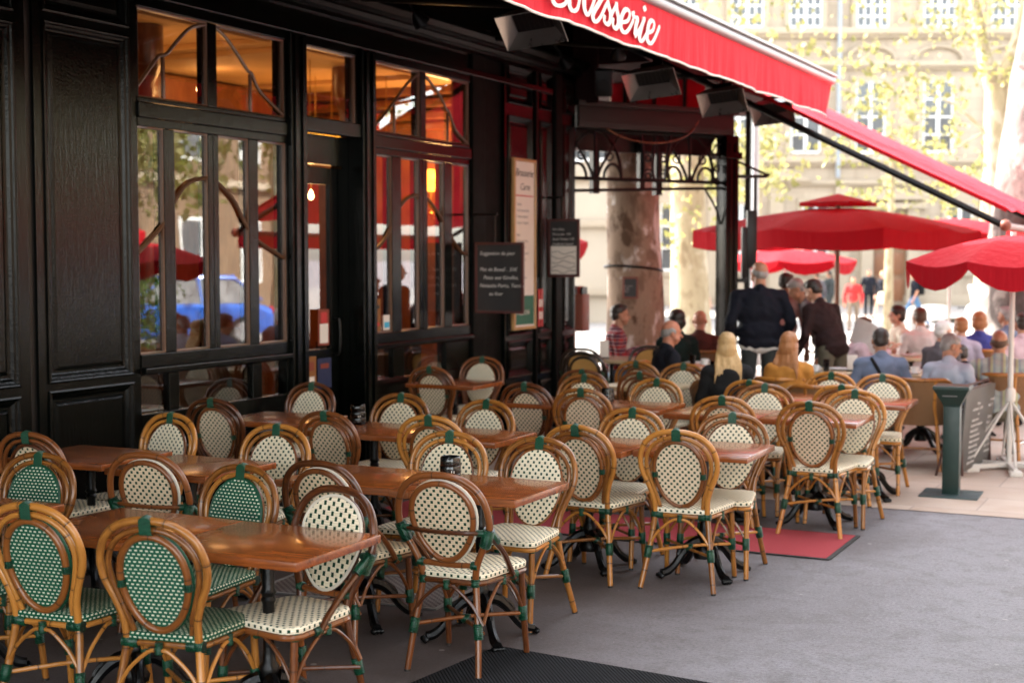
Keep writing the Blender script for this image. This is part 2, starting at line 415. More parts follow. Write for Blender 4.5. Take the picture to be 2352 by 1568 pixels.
def lathe(bm,prof,seg=20,c=(0,0,0)):
    c=Vector(c); rings=[]
    for r,z in prof:
        rings.append([bm.verts.new(c+Vector((r*math.cos(2*PI*k/seg),r*math.sin(2*PI*k/seg),z))) for k in range(seg)])
    for i in range(len(rings)-1):
        for k in range(seg):
            bm.faces.new((rings[i][k],rings[i][(k+1)%seg],rings[i+1][(k+1)%seg],rings[i+1][k]))
    bm.faces.new(list(reversed(rings[0]))); bm.faces.new(rings[-1])
def ball(bm,c,s,sub=2,rot=None):
    m=Matrix.Translation(c)
    if rot is not None: m=m@Euler(rot).to_matrix().to_4x4()
    m=m@Matrix.Diagonal((s[0],s[1],s[2],1))
    bmesh.ops.create_icosphere(bm,subdivisions=sub,radius=1,matrix=m)
def quad(bm,pts,uv=None):
    f=bm.faces.new([bm.verts.new(p) for p in pts]); return f
def text_mesh(s,size,align='LEFT'):
    cu=D.curves.new('lettering','FONT'); cu.body=s; cu.size=size; cu.extrude=.0006; cu.align_x=align; cu.resolution_u=2
    o=D.objects.new('tmp',cu); COL.objects.link(o)
    dg=bpy.context.evaluated_depsgraph_get(); dg.update()
    me=D.meshes.new_from_object(o.evaluated_get(dg)); D.objects.remove(o); D.curves.remove(cu)
    return me
def lettering(lines,size,mat,parent,M,align='LEFT',lead=1.25,name='lettering',shear=.25):
    """lines of small writing laid in the XY plane of M, joined to one mesh"""
    bm=bmesh.new()
    for i,(t,dx) in enumerate(lines):
        if not t: continue
        me=text_mesh(t,size,align)
        sh=Matrix.Identity(4); sh[0][1]=shear
        me.transform(Matrix.Translation((dx,-i*size*lead,0))@sh); bm.from_mesh(me); D.meshes.remove(me)
    bm.transform(M)
    return obj(name,bm,mat,parent,smooth=False)
# ---------------------------------------------------------------- ground
simple('brass',(.45,.28,.08),.3,.9,.1,8)
simple('interior_dark',(.020,.008,.006),.6,0,.2,4)
simple('dark_beam',(.007,.0055,.005),.6,0,.3,5,.2)
def build_ground():
    bm=bmesh.new(); xs=[-400,-150,-60,-30]+[-20+i*2 for i in range(26)]+[40,60,150,400]; ys=[-300,-60,-10]+[-4+i*2 for i in range(40)]+[90,150,500]
    vs=[[bm.verts.new((x,y,gz_at(x,y))) for y in ys] for x in xs]
    for i in range(len(xs)-1):
        for j in range(len(ys)-1): bm.faces.new((vs[i][j],vs[i+1][j],vs[i+1][j+1],vs[i][j+1]))
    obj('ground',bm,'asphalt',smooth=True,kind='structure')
    bm=bmesh.new(); xs=[-.0+.02]+[.5+i*1.0 for i in range(14)]; ys=[10.55+i*.75 for i in range(12)]
    vs=[[bm.verts.new((x,y+.012*x,gz_at(x,y)+.005)) for y in ys] for x in xs]
    for i in range(len(xs)-1):
        for j in range(len(ys)-1): bm.faces.new((vs[i][j],vs[i+1][j],vs[i+1][j+1],vs[i][j+1]))
    obj('pavement',bm,'pavers',smooth=True,kind='structure')
    bm=bmesh.new(); xs=[-60+i*3 for i in range(40)]; ys=[24+i*3 for i in range(20)]
    vs=[[bm.verts.new((x,y,gz_at(x,y)+.009)) for y in ys] for x in xs]
    for i in range(len(xs)-1):
        for j in range(len(ys)-1): bm.faces.new((vs[i][j],vs[i+1][j],vs[i+1][j+1],vs[i][j+1]))
    obj('square',bm,'square_paving',smooth=True,kind='structure')
build_ground()
bm=bmesh.new(); box(bm,(0,0,.005),(3.37,.80,.008),None,.003)
o=obj('red_carpet',bm,'red_carpet',loc=(2.69,9.04,.003)); tag(o,'red carpet strip with dark edge lying across the pavement under the chairs','carpet')
bm=bmesh.new(); 
for s in ((0,-.405,3.42,.03),(0,.405,3.42,.03),(1.70,0,.03,.78)): box(bm,(s[0],s[1],.004),(s[2],s[3],.006))
obj('edge_strip',bm,'rubber',o)
bm=bmesh.new(); box(bm,(0,0,.006),(1.45,1.5,.012),None,.004)
o=obj('doormat',bm,'ribbed_mat',loc=(4.10,5.16,0),rot=(0,0,R(-6))); tag(o,'black ribbed doormat on the asphalt at the bottom edge','doormat')
# floor grate
def grate():
    t=thing('floor_grate','perforated metal ventilation grate let into the ground behind the front table','grate',(2.25,6.75,.002),R(4))
    bm=bmesh.new(); bxx(bm,-.55,.55,-.3,.3,0,.004); obj('grate_plate',bm,'grate_metal',t,smooth=False)
    bm=bmesh.new()
    for s in ((0,-.31,1.14,.02),(0,.31,1.14,.02),(-.56,0,.02,.6),(.56,0,.02,.6)): box(bm,(s[0],s[1],.004),(s[2],s[3],.008))
    obj('grate_frame',bm,'grey_metal',t)
m,nt,b=newmat('grate_metal'); ch=N(nt,'ShaderNodeTexChecker'); link(nt,texco(nt),ch.inputs[0]); ch.inputs['Scale'].default_value=45
ch.inputs['Color1'].default_value=(.20,.17,.16,1); ch.inputs['Color2'].default_value=(.05,.035,.03,1); link(nt,ch.outputs[0],b.inputs['Base Color']); b.inputs['Roughness'].default_value=.6
grate()
# ---------------------------------------------------------------- brasserie building
BLD=thing('brasserie_building','dark green panelled brasserie front with tall arched timber windows','building',(0,0,0))
def part(name,bm,mat,parent=BLD,smooth=False): return obj(name,bm,mat,parent,smooth=smooth)
def frame_loops(bm,y0,y1,z0,z1,prof,fill=True,x=0):
    """moulding swept round a rectangle on the facade; prof = (inset, depth)"""
    rings=[]
    for ins,dx in prof:
        rings.append([bm.verts.new((x+dx,a,b_)) for a,b_ in ((y0+ins,z0+ins),(y1-ins,z0+ins),(y1-ins,z1-ins),(y0+ins,z1-ins))])
    for i in range(len(rings)-1):
        for k in range(4): bm.faces.new((rings[i][k],rings[i][(k+1)%4],rings[i+1][(k+1)%4],rings[i+1][k]))
    if fill: bm.faces.new(rings[-1])
PP=[(0,0),(0,.012),(.010,.016),(.020,.012),(.026,.000),(.040,-.006),(.052,-.022),(.062,-.026),(.075,-.026),(.088,-.018),(.10,-.012)]
def pilaster(y0,y1,panels,x=0,z0=0,z1=3.84,m=.085):
    """panels: list of (z0,z1) openings; stiles left and right"""
    bm=bmesh.new()
    a,b_=y0+m,y1-m
    def q(ya,yb,za,zb):
        if zb-za<1e-4: return
        f=bm.faces.new([bm.verts.new(p) for p in ((x,ya,za),(x,yb,za),(x,yb,zb),(x,ya,zb))])
    q(y0,a,z0,z1); q(b_,y1,z0,z1)
    zz=z0
    for (p0,p1) in sorted(panels):
        q(a,b_,zz,p0); frame_loops(bm,a,b_,p0,p1,PP,True,x); zz=p1
    q(a,b_,zz,z1)
    for yy,s in ((y0,0),(y1,1)):
        bm.faces.new([bm.verts.new(p) for p in ((x-.2,yy,z0),(x,yy,z0),(x,yy,z1),(x-.2,yy,z1))])
    box(bm,(x+.006,(y0+y1)/2,z0+.09),(.03,y1-y0+.02,.18),None,.006)
    part('panelled_pilaster',bm,'dark_green_paint')
pilaster(4.6,6.468,[(.25,1.02),(1.075,3.27),(3.33,3.80)],m=.09)
pilaster(6.535,7.46,[(.22,1.03),(1.075,3.32),(3.37,3.80)],m=.075)
bm=bmesh.new(); bxx(bm,-.05,-.02,6.468,6.535,0,3.84); part('dark_joint',bm,'black_metal')
bm=bmesh.new(); bxx(bm,-.25,-.01,-6,4.6,0,3.84); part('plain_wall',bm,'dark_green_paint')
# right-hand pilasters
pilaster(12.93,13.62,[(.12,.55),(.62,1.0),(1.05,3.30),(3.42,3.80)],m=.06)
pilaster(13.66,14.05,[(.12,.55),(.62,1.0),(1.05,3.30),(3.42,3.80)],x=.02,m=.05)
pilaster(14.22,14.60,[(.12,.55),(.62,1.0),(1.05,3.30),(3.42,3.80)],x=.04,m=.05)
bm=bmesh.new(); bxx(bm,-.2,.06,14.05,14.22,0,3.84,.02); bxx(bm,-.2,-.04,12.45,12.93,0,3.84); bxx(bm,-.2,.03,12.19,12.45,0,3.84,.012); bxx(bm,-.2,.022,13.62,13.66,0,3.84)
part('dark_post',bm,'dull_paint')
bm=bmesh.new(); bxx(bm,-6,-.21,14.4,14.6,0,3.84); bxx(bm,-6,-.21,4.4,4.6,0,3.84); part('end_wall',bm,'dark_green_paint')
# posts either side of the door
bm=bmesh.new(); bxx(bm,-.14,.05,9.17,9.38,0,3.60,.01); bxx(bm,.052,.066,9.20,9.235,0,3.58); bxx(bm,.052,.066,9.30,9.345,0,3.58); part('door_post',bm,'dark_green_paint')
bm=bmesh.new(); bxx(bm,-.14,.05,10.20,10.405,0,3.60,.01); bxx(bm,.052,.066,10.23,10.26,0,3.58); bxx(bm,.052,.066,10.33,10.37,0,3.58); part('door_post',bm,'dark_green_paint')
# fascia + cornice
bm=bmesh.new(); bxx(bm,-.2,.0,7.46,12.19,3.56,3.84); bxx(bm,.0,.035,4.0,14.62,3.60,3.66,.008)
part('fascia',bm,'dark_green_paint')
bm=bmesh.new()
prof=[(0,3.80),(.04,3.80),(.04,3.835),(.09,3.85),(.11,3.88),(.11,3.90),(.17,3.92),(.21,3.96),(.21,4.0),(.0,4.02)]
va=[[bm.verts.new((x,y,z)) for x,z in prof] for y in (-6,14.66)]
for k in range(len(prof)-1): bm.faces.new((va[0][k],va[0][k+1],va[1][k+1],va[1][k]))
bm.faces.new(va[1]); bm.faces.new(list(reversed(va[0])))
part('cornice',bm,'dark_green_paint')
bm=bmesh.new(); bxx(bm,-8,-.03,-14,13.2,4.02,13.0); bxx(bm,-8,-.03,13.2,14.6,4.02,4.6)
part('upper_wall',bm,'stone')
for k in range(5):
    for s in range(3):
        bm=bmesh.new(); y=-10+k*5.0; z=5.0+s*2.6
        frame_loops(bm,y,y+1.2,z,z+2.0,[(0,0),(0,.05),(.06,.05),(.06,.0)],True,-.03); w=part('upper_window',bm,'window_white')
        bm=bmesh.new(); quad(bm,[(-.022,y+.09,z+.09),(-.022,y+1.11,z+.09),(-.022,y+1.11,z+1.91),(-.022,y+.09,z+1.91)]); part('window_pane',bm,'window_dark',w)
def pane(parent,y0,y1,z0,z1,x=-.028):
    bm=bmesh.new(); quad(bm,[(x,y0,z0),(x,y1,z0),(x,y1,z1),(x,y0,z1)]); part('window_pane',bm,'window_glass',parent)
BEAD='window_bead'
simple(BEAD,(.10,.045,.022),.35,0,.2,20,coat=.3)
def bead(bm,y0,y1,z0,z1,x=-.004):
    frame_loops(bm,y0,y1,z0,z1,[(0,x-.022),(0,x),(.009,x-.003),(.012,x-.0235)],False)
def grid_frame(bm,ys,zs,openings,x0=-.11,x1=0.0):
    """solid board with rectangular holes: built from cells"""
    for i in range(len(ys)-1):
        for j in range(len(zs)-1):
            if (i,j) in openings: continue
            bxx(bm,x0,x1,ys[i],ys[i+1],zs[j],zs[j+1])
def bar(bm,y0,y1,z0,z1,x0,x1): bxx(bm,x0,x1,y0,y1,z0,z1,.006)
def window_bay(Y0,Y1,casY,lowY,bell,trans,tb,lowsolid=None,top=3.53):
    yc=(casY[3]+casY[4])/2
    # upper transom
    bm=bmesh.new(); w=.03
    bar(bm,Y0,Y1,top,3.60,-.10,.012); bar(bm,Y0,Y1,2.80,2.90,-.10,.02); bar(bm,Y0,Y1,2.905,2.935,-.08,.008)
    bar(bm,yc-.05,yc+.05,2.936,top-.001,-.10,.004)
    bar(bm,Y0,Y0+.02,2.936,top-.001,-.10,.001); bar(bm,Y1-.03,Y1,2.936,top-.001,-.10,.001)
    tw=part('transom_window',bm,'dark_green_paint')
    bm=bmesh.new(); bead(bm,Y0+.021,yc-.051,2.937,top-.002); bead(bm,yc+.051,Y1-.031,2.937,top-.002)
    for yb,zb in tb: bar(bm,yb-.012,yb+.012,2.937,zb,-.0275,-.006)
    for tr in trans: tube(bm,[(-.014,a,b_) for a,b_ in tr],.0135,8,sm=5)
    part('curved_glazing_bar',bm,BEAD,tw,smooth=True)
    pane(tw,Y0+.022,yc-.052,2.938,top-.003); pane(tw,yc+.052,Y1-.032,2.938,top-.003)
    # casements
    z0,z1=1.205,2.74
    bm=bmesh.new()
    bar(bm,Y0,Y1,z1,2.799,-.10,.006); bar(bm,Y0,Y1,1.115,z0,-.10,.012)
    edges=[Y0]+casY+[Y1]
    for k in range(0,len(edges),2):
        if edges[k+1]-edges[k]<.004: continue
        bar(bm,edges[k],edges[k+1],z0+.001,z1-.001,-.10,.003)
    bm2=bmesh.new(); bxx(bm2,.0035,.006,yc-.004,yc+.004,z0,z1)
    cw=part('casement_window',bm,'dark_green_paint'); part('casement_gap',bm2,'black_metal',cw)
    bm=bmesh.new()
    for k in range(4): bead(bm,casY[2*k]+.001,casY[2*k+1]-.001,z0+.002,z1-.002)
    tube(bm,[(-.014,a,b_) for a,b_ in bell],.0145,8,sm=5)
    part('curved_glazing_bar',bm,BEAD,cw,smooth=True)
    for k in range(4): pane(cw,casY[2*k]+.002,casY[2*k+1]-.002,z0+.003,z1-.003)
    bm=bmesh.new(); bxx(bm,.0,.05,Y0,Y1,1.075,1.114,.008); part('window_sill',bm,'dark_green_paint',cw)
    # low lights
    zl,zh=.80,1.062
    bm=bmesh.new(); bar(bm,Y0,Y1,zh,1.0745,-.10,.003); bar(bm,Y0,Y1,.66,zl,-.10,.005); bxx(bm,-.10,-.012,Y0,Y1,0,.659)
    bxx(bm,-.01,.02,Y0,Y1,0,.16,.006)
    edges=[Y0]+lowY+[Y1]
    for k in range(0,len(edges),2):
        if edges[k+1]-edges[k]<.004: continue
        bar(bm,edges[k],edges[k+1],zl+.001,zh-.001,-.10,.001)
    lw=part('low_window',bm,'dark_green_paint')
    bm=bmesh.new(); frame_loops(bm,Y0+.12,Y1-.12,.20,.60,[(0,0),(0,.012),(.02,.014),(.03,.0),(.05,-.004),(.07,.004)],True,-.011); part('stall_riser_panel',bm,'dark_green_paint',lw)
    for k in range(len(lowY)//2): pane(lw,lowY[2*k],lowY[2*k+1],zl,zh)
window_bay(7.46,9.168,[7.461,7.725,7.834,8.202,8.320,8.679,8.791,9.15],[7.461,7.748,7.857,8.705,8.818,9.15],
 [(7.463,1.888),(7.691,2.058),(7.803,2.195),(7.969,2.367),(8.176,2.423),(8.294,2.413),(8.51,2.279),(8.638,2.122),(8.77,2.001),(9.131,1.856)],
 [[(7.463,2.985),(7.6,3.126),(7.70,3.225),(7.78,3.251),(7.897,3.355),(8.039,3.464),(8.21,3.515)],[(8.306,3.511),(8.43,3.457),(8.557,3.364),(8.69,3.25),(8.745,3.225),(8.844,3.108),(9.137,2.955)]],
 [(7.748,3.225),(8.728,3.222)])
window_bay(10.408,12.19,[10.432,10.731,10.886,11.205,11.354,11.67,11.82,12.15],[10.432,10.745,10.93,11.70],
 [(10.43,1.9),(10.653,2.033),(10.869,2.285),(11.028,2.387),(11.207,2.421),(11.341,2.41),(11.584,2.266),(11.809,2.067),(12.007,1.924),(12.157,1.883)],
 [[(10.44,2.965),(10.591,3.063),(10.789,3.213),(11.037,3.41),(11.22,3.505)],[(11.34,3.505),(11.59,3.37),(11.74,3.235),(11.79,3.215),(11.925,3.056),(12.16,2.945)]],
 [(10.80,3.20),(11.765,3.21)])
# door bay
bm=bmesh.new(); bar(bm,9.38,10.20,2.86,2.97,-.10,.03); bar(bm,9.38,10.20,3.53,3.60,-.10,.012); bar(bm,9.38,9.42,2.971,3.529,-.1,.004); bar(bm,10.15,10.20,2.971,3.529,-.1,.004)
tw=part('door_transom',bm,'dark_green_paint'); pane(tw,9.421,10.149,2.972,3.528)
bm=bmesh.new(); bead(bm,9.421,10.149,2.972,3.528); part('glazing_bead',bm,BEAD,tw)
bm=bmesh.new()
X0=-.20; 
bxx(bm,X0,X0+.05,9.39,9.47,.02,2.60,.006); bxx(bm,X0,X0+.05,9.99,10.10,.02,2.60,.006); bxx(bm,X0,X0+.05,9.471,9.989,2.46,2.60,.006); bxx(bm,X0,X0+.05,9.471,9.989,.02,.18,.006); bxx(bm,X0,X0+.05,9.471,9.989,.98,1.10,.006); bxx(bm,X0+.01,X0+.035,9.471,9.989,.181,.979)
dr=part('entrance_door',bm,'dark_green_paint')
bm=bmesh.new(); quad(bm,[(X0+.02,9.472,1.101),(X0+.02,9.988,1.101),(X0+.02,9.988,2.459),(X0+.02,9.472,2.459)]); part('door_pane',bm,'window_glass',dr)
bm=bmesh.new(); tube(bm,[(X0+.055,10.04,1.05),(X0+.10,10.04,1.07),(X0+.10,10.04,1.32),(X0+.055,10.04,1.34)],.011,8,sm=4); part('door_handle',bm,'black_metal',dr,True)
bm=bmesh.new(); bxx(bm,-.19,-.105,9.385,10.195,2.62,2.86); bxx(bm,-.22,-.105,10.105,10.195,0,2.62); part('door_reveal',bm,'dark_green_paint')
bm=bmesh.new(); bxx(bm,-.028,.0,-6,14.62,4.021,4.75); part('upper_fascia',bm,'dark_green_paint')
# interior
bm=bmesh.new(); quad(bm,[(-6,4.6,3.78),(-.11,4.6,3.78),(-.11,14.4,3.78),(-6,14.4,3.78)])
part('interior_ceiling',bm,'ceiling_cream')
bm=bmesh.new()
for y0 in (5.2,8.0,10.8):
    for (a,b_,c_,d_) in ((-5.2,-1.0,y0,y0+.05),(-5.2,-1.0,y0+2.3,y0+2.35),(-5.2,-5.15,y0+.05,y0+2.3),(-1.05,-1.0,y0+.05,y0+2.3)): bxx(bm,a,b_,c_,d_,3.73,3.78,.01)
part('ceiling_moulding',bm,'ceiling_cream')
bm=bmesh.new(); bxx(bm,-6.1,-6,4.6,14.4,0,3.78); part('interior_back_wall',bm,'interior_wood')
bm=bmesh.new(); bxx(bm,-6,-.12,14.30,14.399,0,3.78); bxx(bm,-6,-.12,4.6,4.7,0,3.78); bxx(bm,-.21,-.12,12.19,14.3,0,3.78); part('interior_side_wall',bm,'interior_wood')
bm=bmesh.new()
for z,d in ((3.30,.06),(3.42,.12),(3.55,.20),(3.68,.28)): bxx(bm,-6,-6+d,4.7,14.3,z,z+.10,.02); bxx(bm,-5.7,-.2,14.3-d,14.3,z,z+.10,.02)
bxx(bm,-3.6,-3.3,4.7,14.3,3.45,3.75,.03)
part('interior_crown_moulding',bm,'interior_wood')
bm=bmesh.new(); quad(bm,[(-6,4.6,.004),(-.02,4.6,.004),(-.02,14.4,.004),(-6,14.4,.004)]); part('interior_floor',bm,'interior_floor')
for (x,y) in ((-1.6,9.35),(-3.4,11.2),(-3.45,7.2),(-1.5,12.4)):
    bm=bmesh.new(); lathe(bm,[(.16,0),(.16,.12),(.12,.16),(.11,3.3),(.15,3.4),(.19,3.5),(.19,3.78)],16,(x,y,0)); part('interior_column',bm,'interior_wood',smooth=True)
bm=bmesh.new(); bxx(bm,-5.95,-5.0,6.0,12.5,0,1.15,.02); part('bar_counter',bm,'interior_wood')
bm=bmesh.new(); bxx(bm,-5.98,-5.94,6.3,8.6,1.5,3.0); bxx(bm,-5.98,-5.94,9.2,12.0,1.5,3.0); part('mirror_frame',bm,'red_wood')
bm=bmesh.new(); quad(bm,[(-5.93,6.4,1.6),(-5.93,8.5,1.6),(-5.93,8.5,2.9),(-5.93,6.4,2.9)]); quad(bm,[(-5.93,9.3,1.6),(-5.93,11.9,1.6),(-5.93,11.9,2.9),(-5.93,9.3,2.9)]); part('mirror_glass',bm,'grey_metal')
bm=bmesh.new(); bxx(bm,-4.0,-3.4,6.2,9.3,.0,1.05,.05); bxx(bm,-4.0,-3.4,10.2,13.4,.0,1.05,.05); part('banquette',bm,'interior_dark')
bm=bmesh.new(); bxx(bm,-.60,-.55,7.46,9.16,0,1.10); bxx(bm,-.60,-.55,10.42,12.18,0,1.12); part('added_dark_backing',bm,'interior_dark')  # dark panels added behind the low windows so reflections stand out
# lamps inside
def wall_lamp(x,y,z,label,r=.12,small=False,power=28,hang=False):
    t=thing('wall_lamp',label,'lamp',(x,y,z),0,'lit lamps inside the brasserie')
    bm=bmesh.new()
    if small: lathe(bm,[(.005,0),(.022,.015),(.028,.04),(.018,.075),(.003,.10)],12); 
    else: lathe(bm,[(.04,-.10),(.05,-.06),(.10,-.03),(r,.03),(r*.98,.08),(r*.7,.125),(.02,.145)],20)
    obj('lamp_shade',bm,'lamp_glow_small' if small else 'lamp_glow',t)
    bm=bmesh.new()
    if hang: tube(bm,[(0,0,.10),(0,0,3.78-z)],.006,6); obj('lamp_rod',bm,'brass',t)
    else: tube(bm,[(0,0,-.02 if small else -.10),(0,0,-.35),(0,.08,-.42),(0,.16,-.36)],.010,8,sm=4); lathe(bm,[(.03,-.37),(.035,-.35),(.02,-.33)],12); obj('lamp_bracket',bm,'brass',t)
    if power:
        l=D.lights.new('lamp_light','POINT'); l.energy=power*(.26 if power>30 else .07); l.color=(1,.50,.18); l.shadow_soft_size=.30
        lo=D.objects.new('lamp_light',l); COL.objects.link(lo); lo.parent=t; lo.location=(.28,-.05,.1)
wall_lamp(-1.5,14.05,2.70,'large yellow globe wall lamp glowing behind the right window',.155,False,36)
wall_lamp(-1.15,14.10,2.62,'small candle shaped wall lamp just right of the yellow globe',.1,True,14)
wall_lamp(-1.5,11.68,2.42,'small candle lamp glowing behind the door glass',.1,True,10,True)
wall_lamp(-2.5,13.13,3.16,'left one of two amber lamps glowing above the entrance door',.10,False,0,True)
wall_lamp(-2.5,13.56,3.19,'right one of two amber lamps glowing above the entrance door',.10,False,0,True)
wall_lamp(-1.5,13.1,2.66,'pale bright lamp at the left edge of the right window',.1,True,0,True)
wall_lamp(-3.0,11.86,3.55,'small bright lamp under the ceiling behind the left arched window',.1,True,10,True)
wall_lamp(-2.0,9.80,2.80,'yellow shaded lamp at the left edge of the left window',.13,False,20,True)
for (x,y,z) in ((-2.2,12.8,3.15),(-2.3,8.6,3.0),(-4.6,11,2.9),(-4.8,7,2.9)):
    t=thing('pendant_lamp','pendant lamp with orange glass shade hanging from the brasserie ceiling','lamp',(x,y,z),0,'pendant lamps under the brasserie ceiling')
    bm=bmesh.new(); lathe(bm,[(.10,0),(.09,.04),(.05,.10),(.015,.13)],16); obj('lamp_shade',bm,'lamp_glow',t)
    bm=bmesh.new(); tube(bm,[(0,0,.12),(0,0,3.78-z)],.006,6); obj('lamp_rod',bm,'brass',t)
    l=D.lights.new('lamp_light','POINT'); l.energy=1.5; l.color=(1,.48,.16); l.shadow_soft_size=.30
    lo=D.objects.new('lamp_light',l); COL.objects.link(lo); lo.parent=t; lo.location=(0,0,-.16)
# posters near the door
def card(name,label,cat,c,w,h,mat,rz=0,extra=None):
    t=thing(name,label,cat,c,rz); bm=bmesh.new(); box(bm,(0,0,0),(.006,w,h)); obj('card',bm,mat,t,smooth=False)
    if extra:
        for i,(m2,y,z,ww,hh) in enumerate(extra):
            bm=bmesh.new(); box(bm,(.0045,y,z),(.002,ww,hh)); obj('printed_panel',bm,m2,t,smooth=False)
    return t
card('sticker','red and white round-logo sticker on the dark entrance door','sticker',(-.14,9.86,1.28),.16,.30,'orange_card',0,[('paper',0,-.05,.12,.16),('red_ink',0,.08,.09,.09)])
card('notice_card','orange notice card with yellow panel leaning low beside the entrance','card',(-.13,9.62,.92),.22,.26,'ochre_card',0,[('orange_card',0,.05,.15,.07),('paper',0,-.06,.16,.05)])
card('notice_card','dark blue notice card beside the orange one in the entrance','card',(-.135,9.86,.90),.20,.25,'blue_card',0,[('orange_card',0,.06,.12,.04)])
card('sticker','yellow and orange sticker in the lower corner of the right window','sticker',(-.020,10.51,1.36),.10,.28,'ochre_card',0,[('ink',0,.07,.06,.03),('red_ink',0,-.08,.06,.03)])
card('sticker','white and blue sticker in the bottom corner of the right window','sticker',(-.020,10.66,1.29),.10,.13,'paper',0,[('cyan_ink',0,-.02,.08,.05)])
# menu display frame on pilaster
t=thing('framed_menu','tall oak framed menu with white paper hanging on the panelled pilaster','menu',(.035,13.30,1.99))
bm=bmesh.new(); frame_loops(bm,-.262,.262,-.88,.88,[(0,-.015),(0,.02),(.025,.025),(.03,.008)],False); obj('frame',bm,'oak_frame',t,smooth=False)
bm=bmesh.new(); bxx(bm,-.004,.004,-.236,.236,-.853,.853); obj('menu_sheet',bm,'paper',t,smooth=False)
MY=Matrix.Rotation(R(90),4,'Z')@Matrix.Rotation(R(90),4,'X')
lettering([('Brasserie',0)],.11,'ink',t,Matrix.Translation((.006,-.20,.70))@MY,name='menu_heading')
lettering([('Carte',0)],.10,'ink',t,Matrix.Translation((.006,-.10,.56))@MY,name='menu_heading')
bm=bmesh.new(); box(bm,(.006,0,.50),(.002,.42,.012)); obj('red_rule',bm,'red_ink',t,smooth=False)
lettering([('Salades',0),('Oeuf mayonnaise',0),('Terrine maison',0),('Soupe a l oignon',0),('',0),('Plats',0),('Entrecote frites',0),('Steak tartare',0),('Confit de canard',0),('Moules frites',0),('',0),('Desserts',0),('Creme brulee',0),('Tarte tatin',0)],.042,'chalk_dim',t,Matrix.Translation((.006,-.18,.40))@MY,lead=1.5,name='menu_lines',shear=0)
bm=bmesh.new(); box(bm,(.0065,0,-.68),(.003,.44,.30)); obj('green_notice',bm,'green_ink',t,smooth=False)
lettering([('BIERE',0),('PRESSION',0)],.07,'paper',t,Matrix.Translation((.009,-.19,-.64))@MY,name='notice_writing',shear=0)
t=card('sticker','red and white sticker on the pilaster right of the tall framed menu','sticker',(.028,13.72,1.32),.11,.40,'red_ink',0,[('paper',0,.05,.08,.08),('paper',0,-.08,.08,.08)])
# chalkboards that stick out at right angles to the facade
def chalk_sign(loc,w,h,lines,label,size,sub=None,rot=0,rim='board_rim',board='blackboard'):
    t=thing('chalkboard',label,'chalkboard',loc,rot)
    bm=bmesh.new(); box(bm,(0,.0,0),(w-.03,.016,h-.03)); obj('slate',bm,board,t,smooth=False)
    bm=bmesh.new()
    for s in ((0,h/2-.012,w,.024),(0,-h/2+.012,w,.024)): box(bm,(s[0],0,s[1]),(s[2],.03,s[3]),None,.003)
    for s in (-1,1): box(bm,(s*(w/2-.012),0,0),(.024,.03,h-.0485),None,.003)
    obj('rim',bm,rim,t)
    M=Matrix.Translation((-w/2+.05,-.0095,h/2-.12))@Matrix.Rotation(R(90),4,'X')
    lettering(lines,size,'chalk',t,M,name='chalk_writing',lead=1.55)
    return t
t=chalk_sign((.31,12.2,1.66),.52,.68,[('Suggestion du jour',.0),('',0),('Plat de Boeuf .. 33€',0),('Pates aux Girolles,',.04),('Noisette Porto, Terrine',0),('au four',.10)],'black chalkboard with red rim and handwritten daily specials beside the right window',.050)
bm=bmesh.new(); tube(bm,[(-.05,.0,.34),(-.05,0,.62)],.008,6); tube(bm,[(-.02,0,.61),(-.29,0,.61)],.012,6); obj('hanging_bracket',bm,'black_metal',t)
t=chalk_sign((.22,13.9,1.955),.365,.62,[('Foie Gras,',.0),('Pot au feu  15€',0),('Steak Tartare 17€',0),('Confit de Canard',0),('Fruits de Mer 23€',0)],'small brown framed chalkboard with a pale lower half on the corner pilaster',.034)
bm=bmesh.new(); box(bm,(0,-.0105,-.13),(.30,.004,.30)); obj('pale_panel',bm,'paper',t,smooth=False)
bm=bmesh.new(); 
for k in range(5): tube(bm,[(-.14+.07*j,-.014,-.05-.05*k+.018*math.sin(j*2.1+k*1.7)) for j in range(5)],.003,5,sm=3)
obj('pen_drawing',bm,'ink',t)
bm=bmesh.new(); tube(bm,[(-.02,.0,.31),(-.02,0,.55)],.02,6); tube(bm,[(-.02,0,.54),(-.20,0,.54)],.014,6); obj('hanging_bracket',bm,'black_metal',t)
# leaflet box
t=thing('leaflet_box','reddish brown menu box on a post at the corner of the brasserie','menu box',(-.045,14.85,0))
bm=bmesh.new(); box(bm,(0,0,1.23),(.23,.20,.42),None,.008); obj('box',bm,'menu_box',t)
bm=bmesh.new(); tube(bm,[(-.05,0,0),(-.05,0,1.05)],.035,8); obj('post',bm,'menu_box',t)
for k in range(5):
    bm=bmesh.new(); box(bm,(-.085+.043*k,0,1.47+.01*(k%2)),(.022,.14,.10)); obj('menu_booklet',bm,('rust_metal','heater_panel','grey_metal','interior_red','black_metal')[k],t,smooth=False)
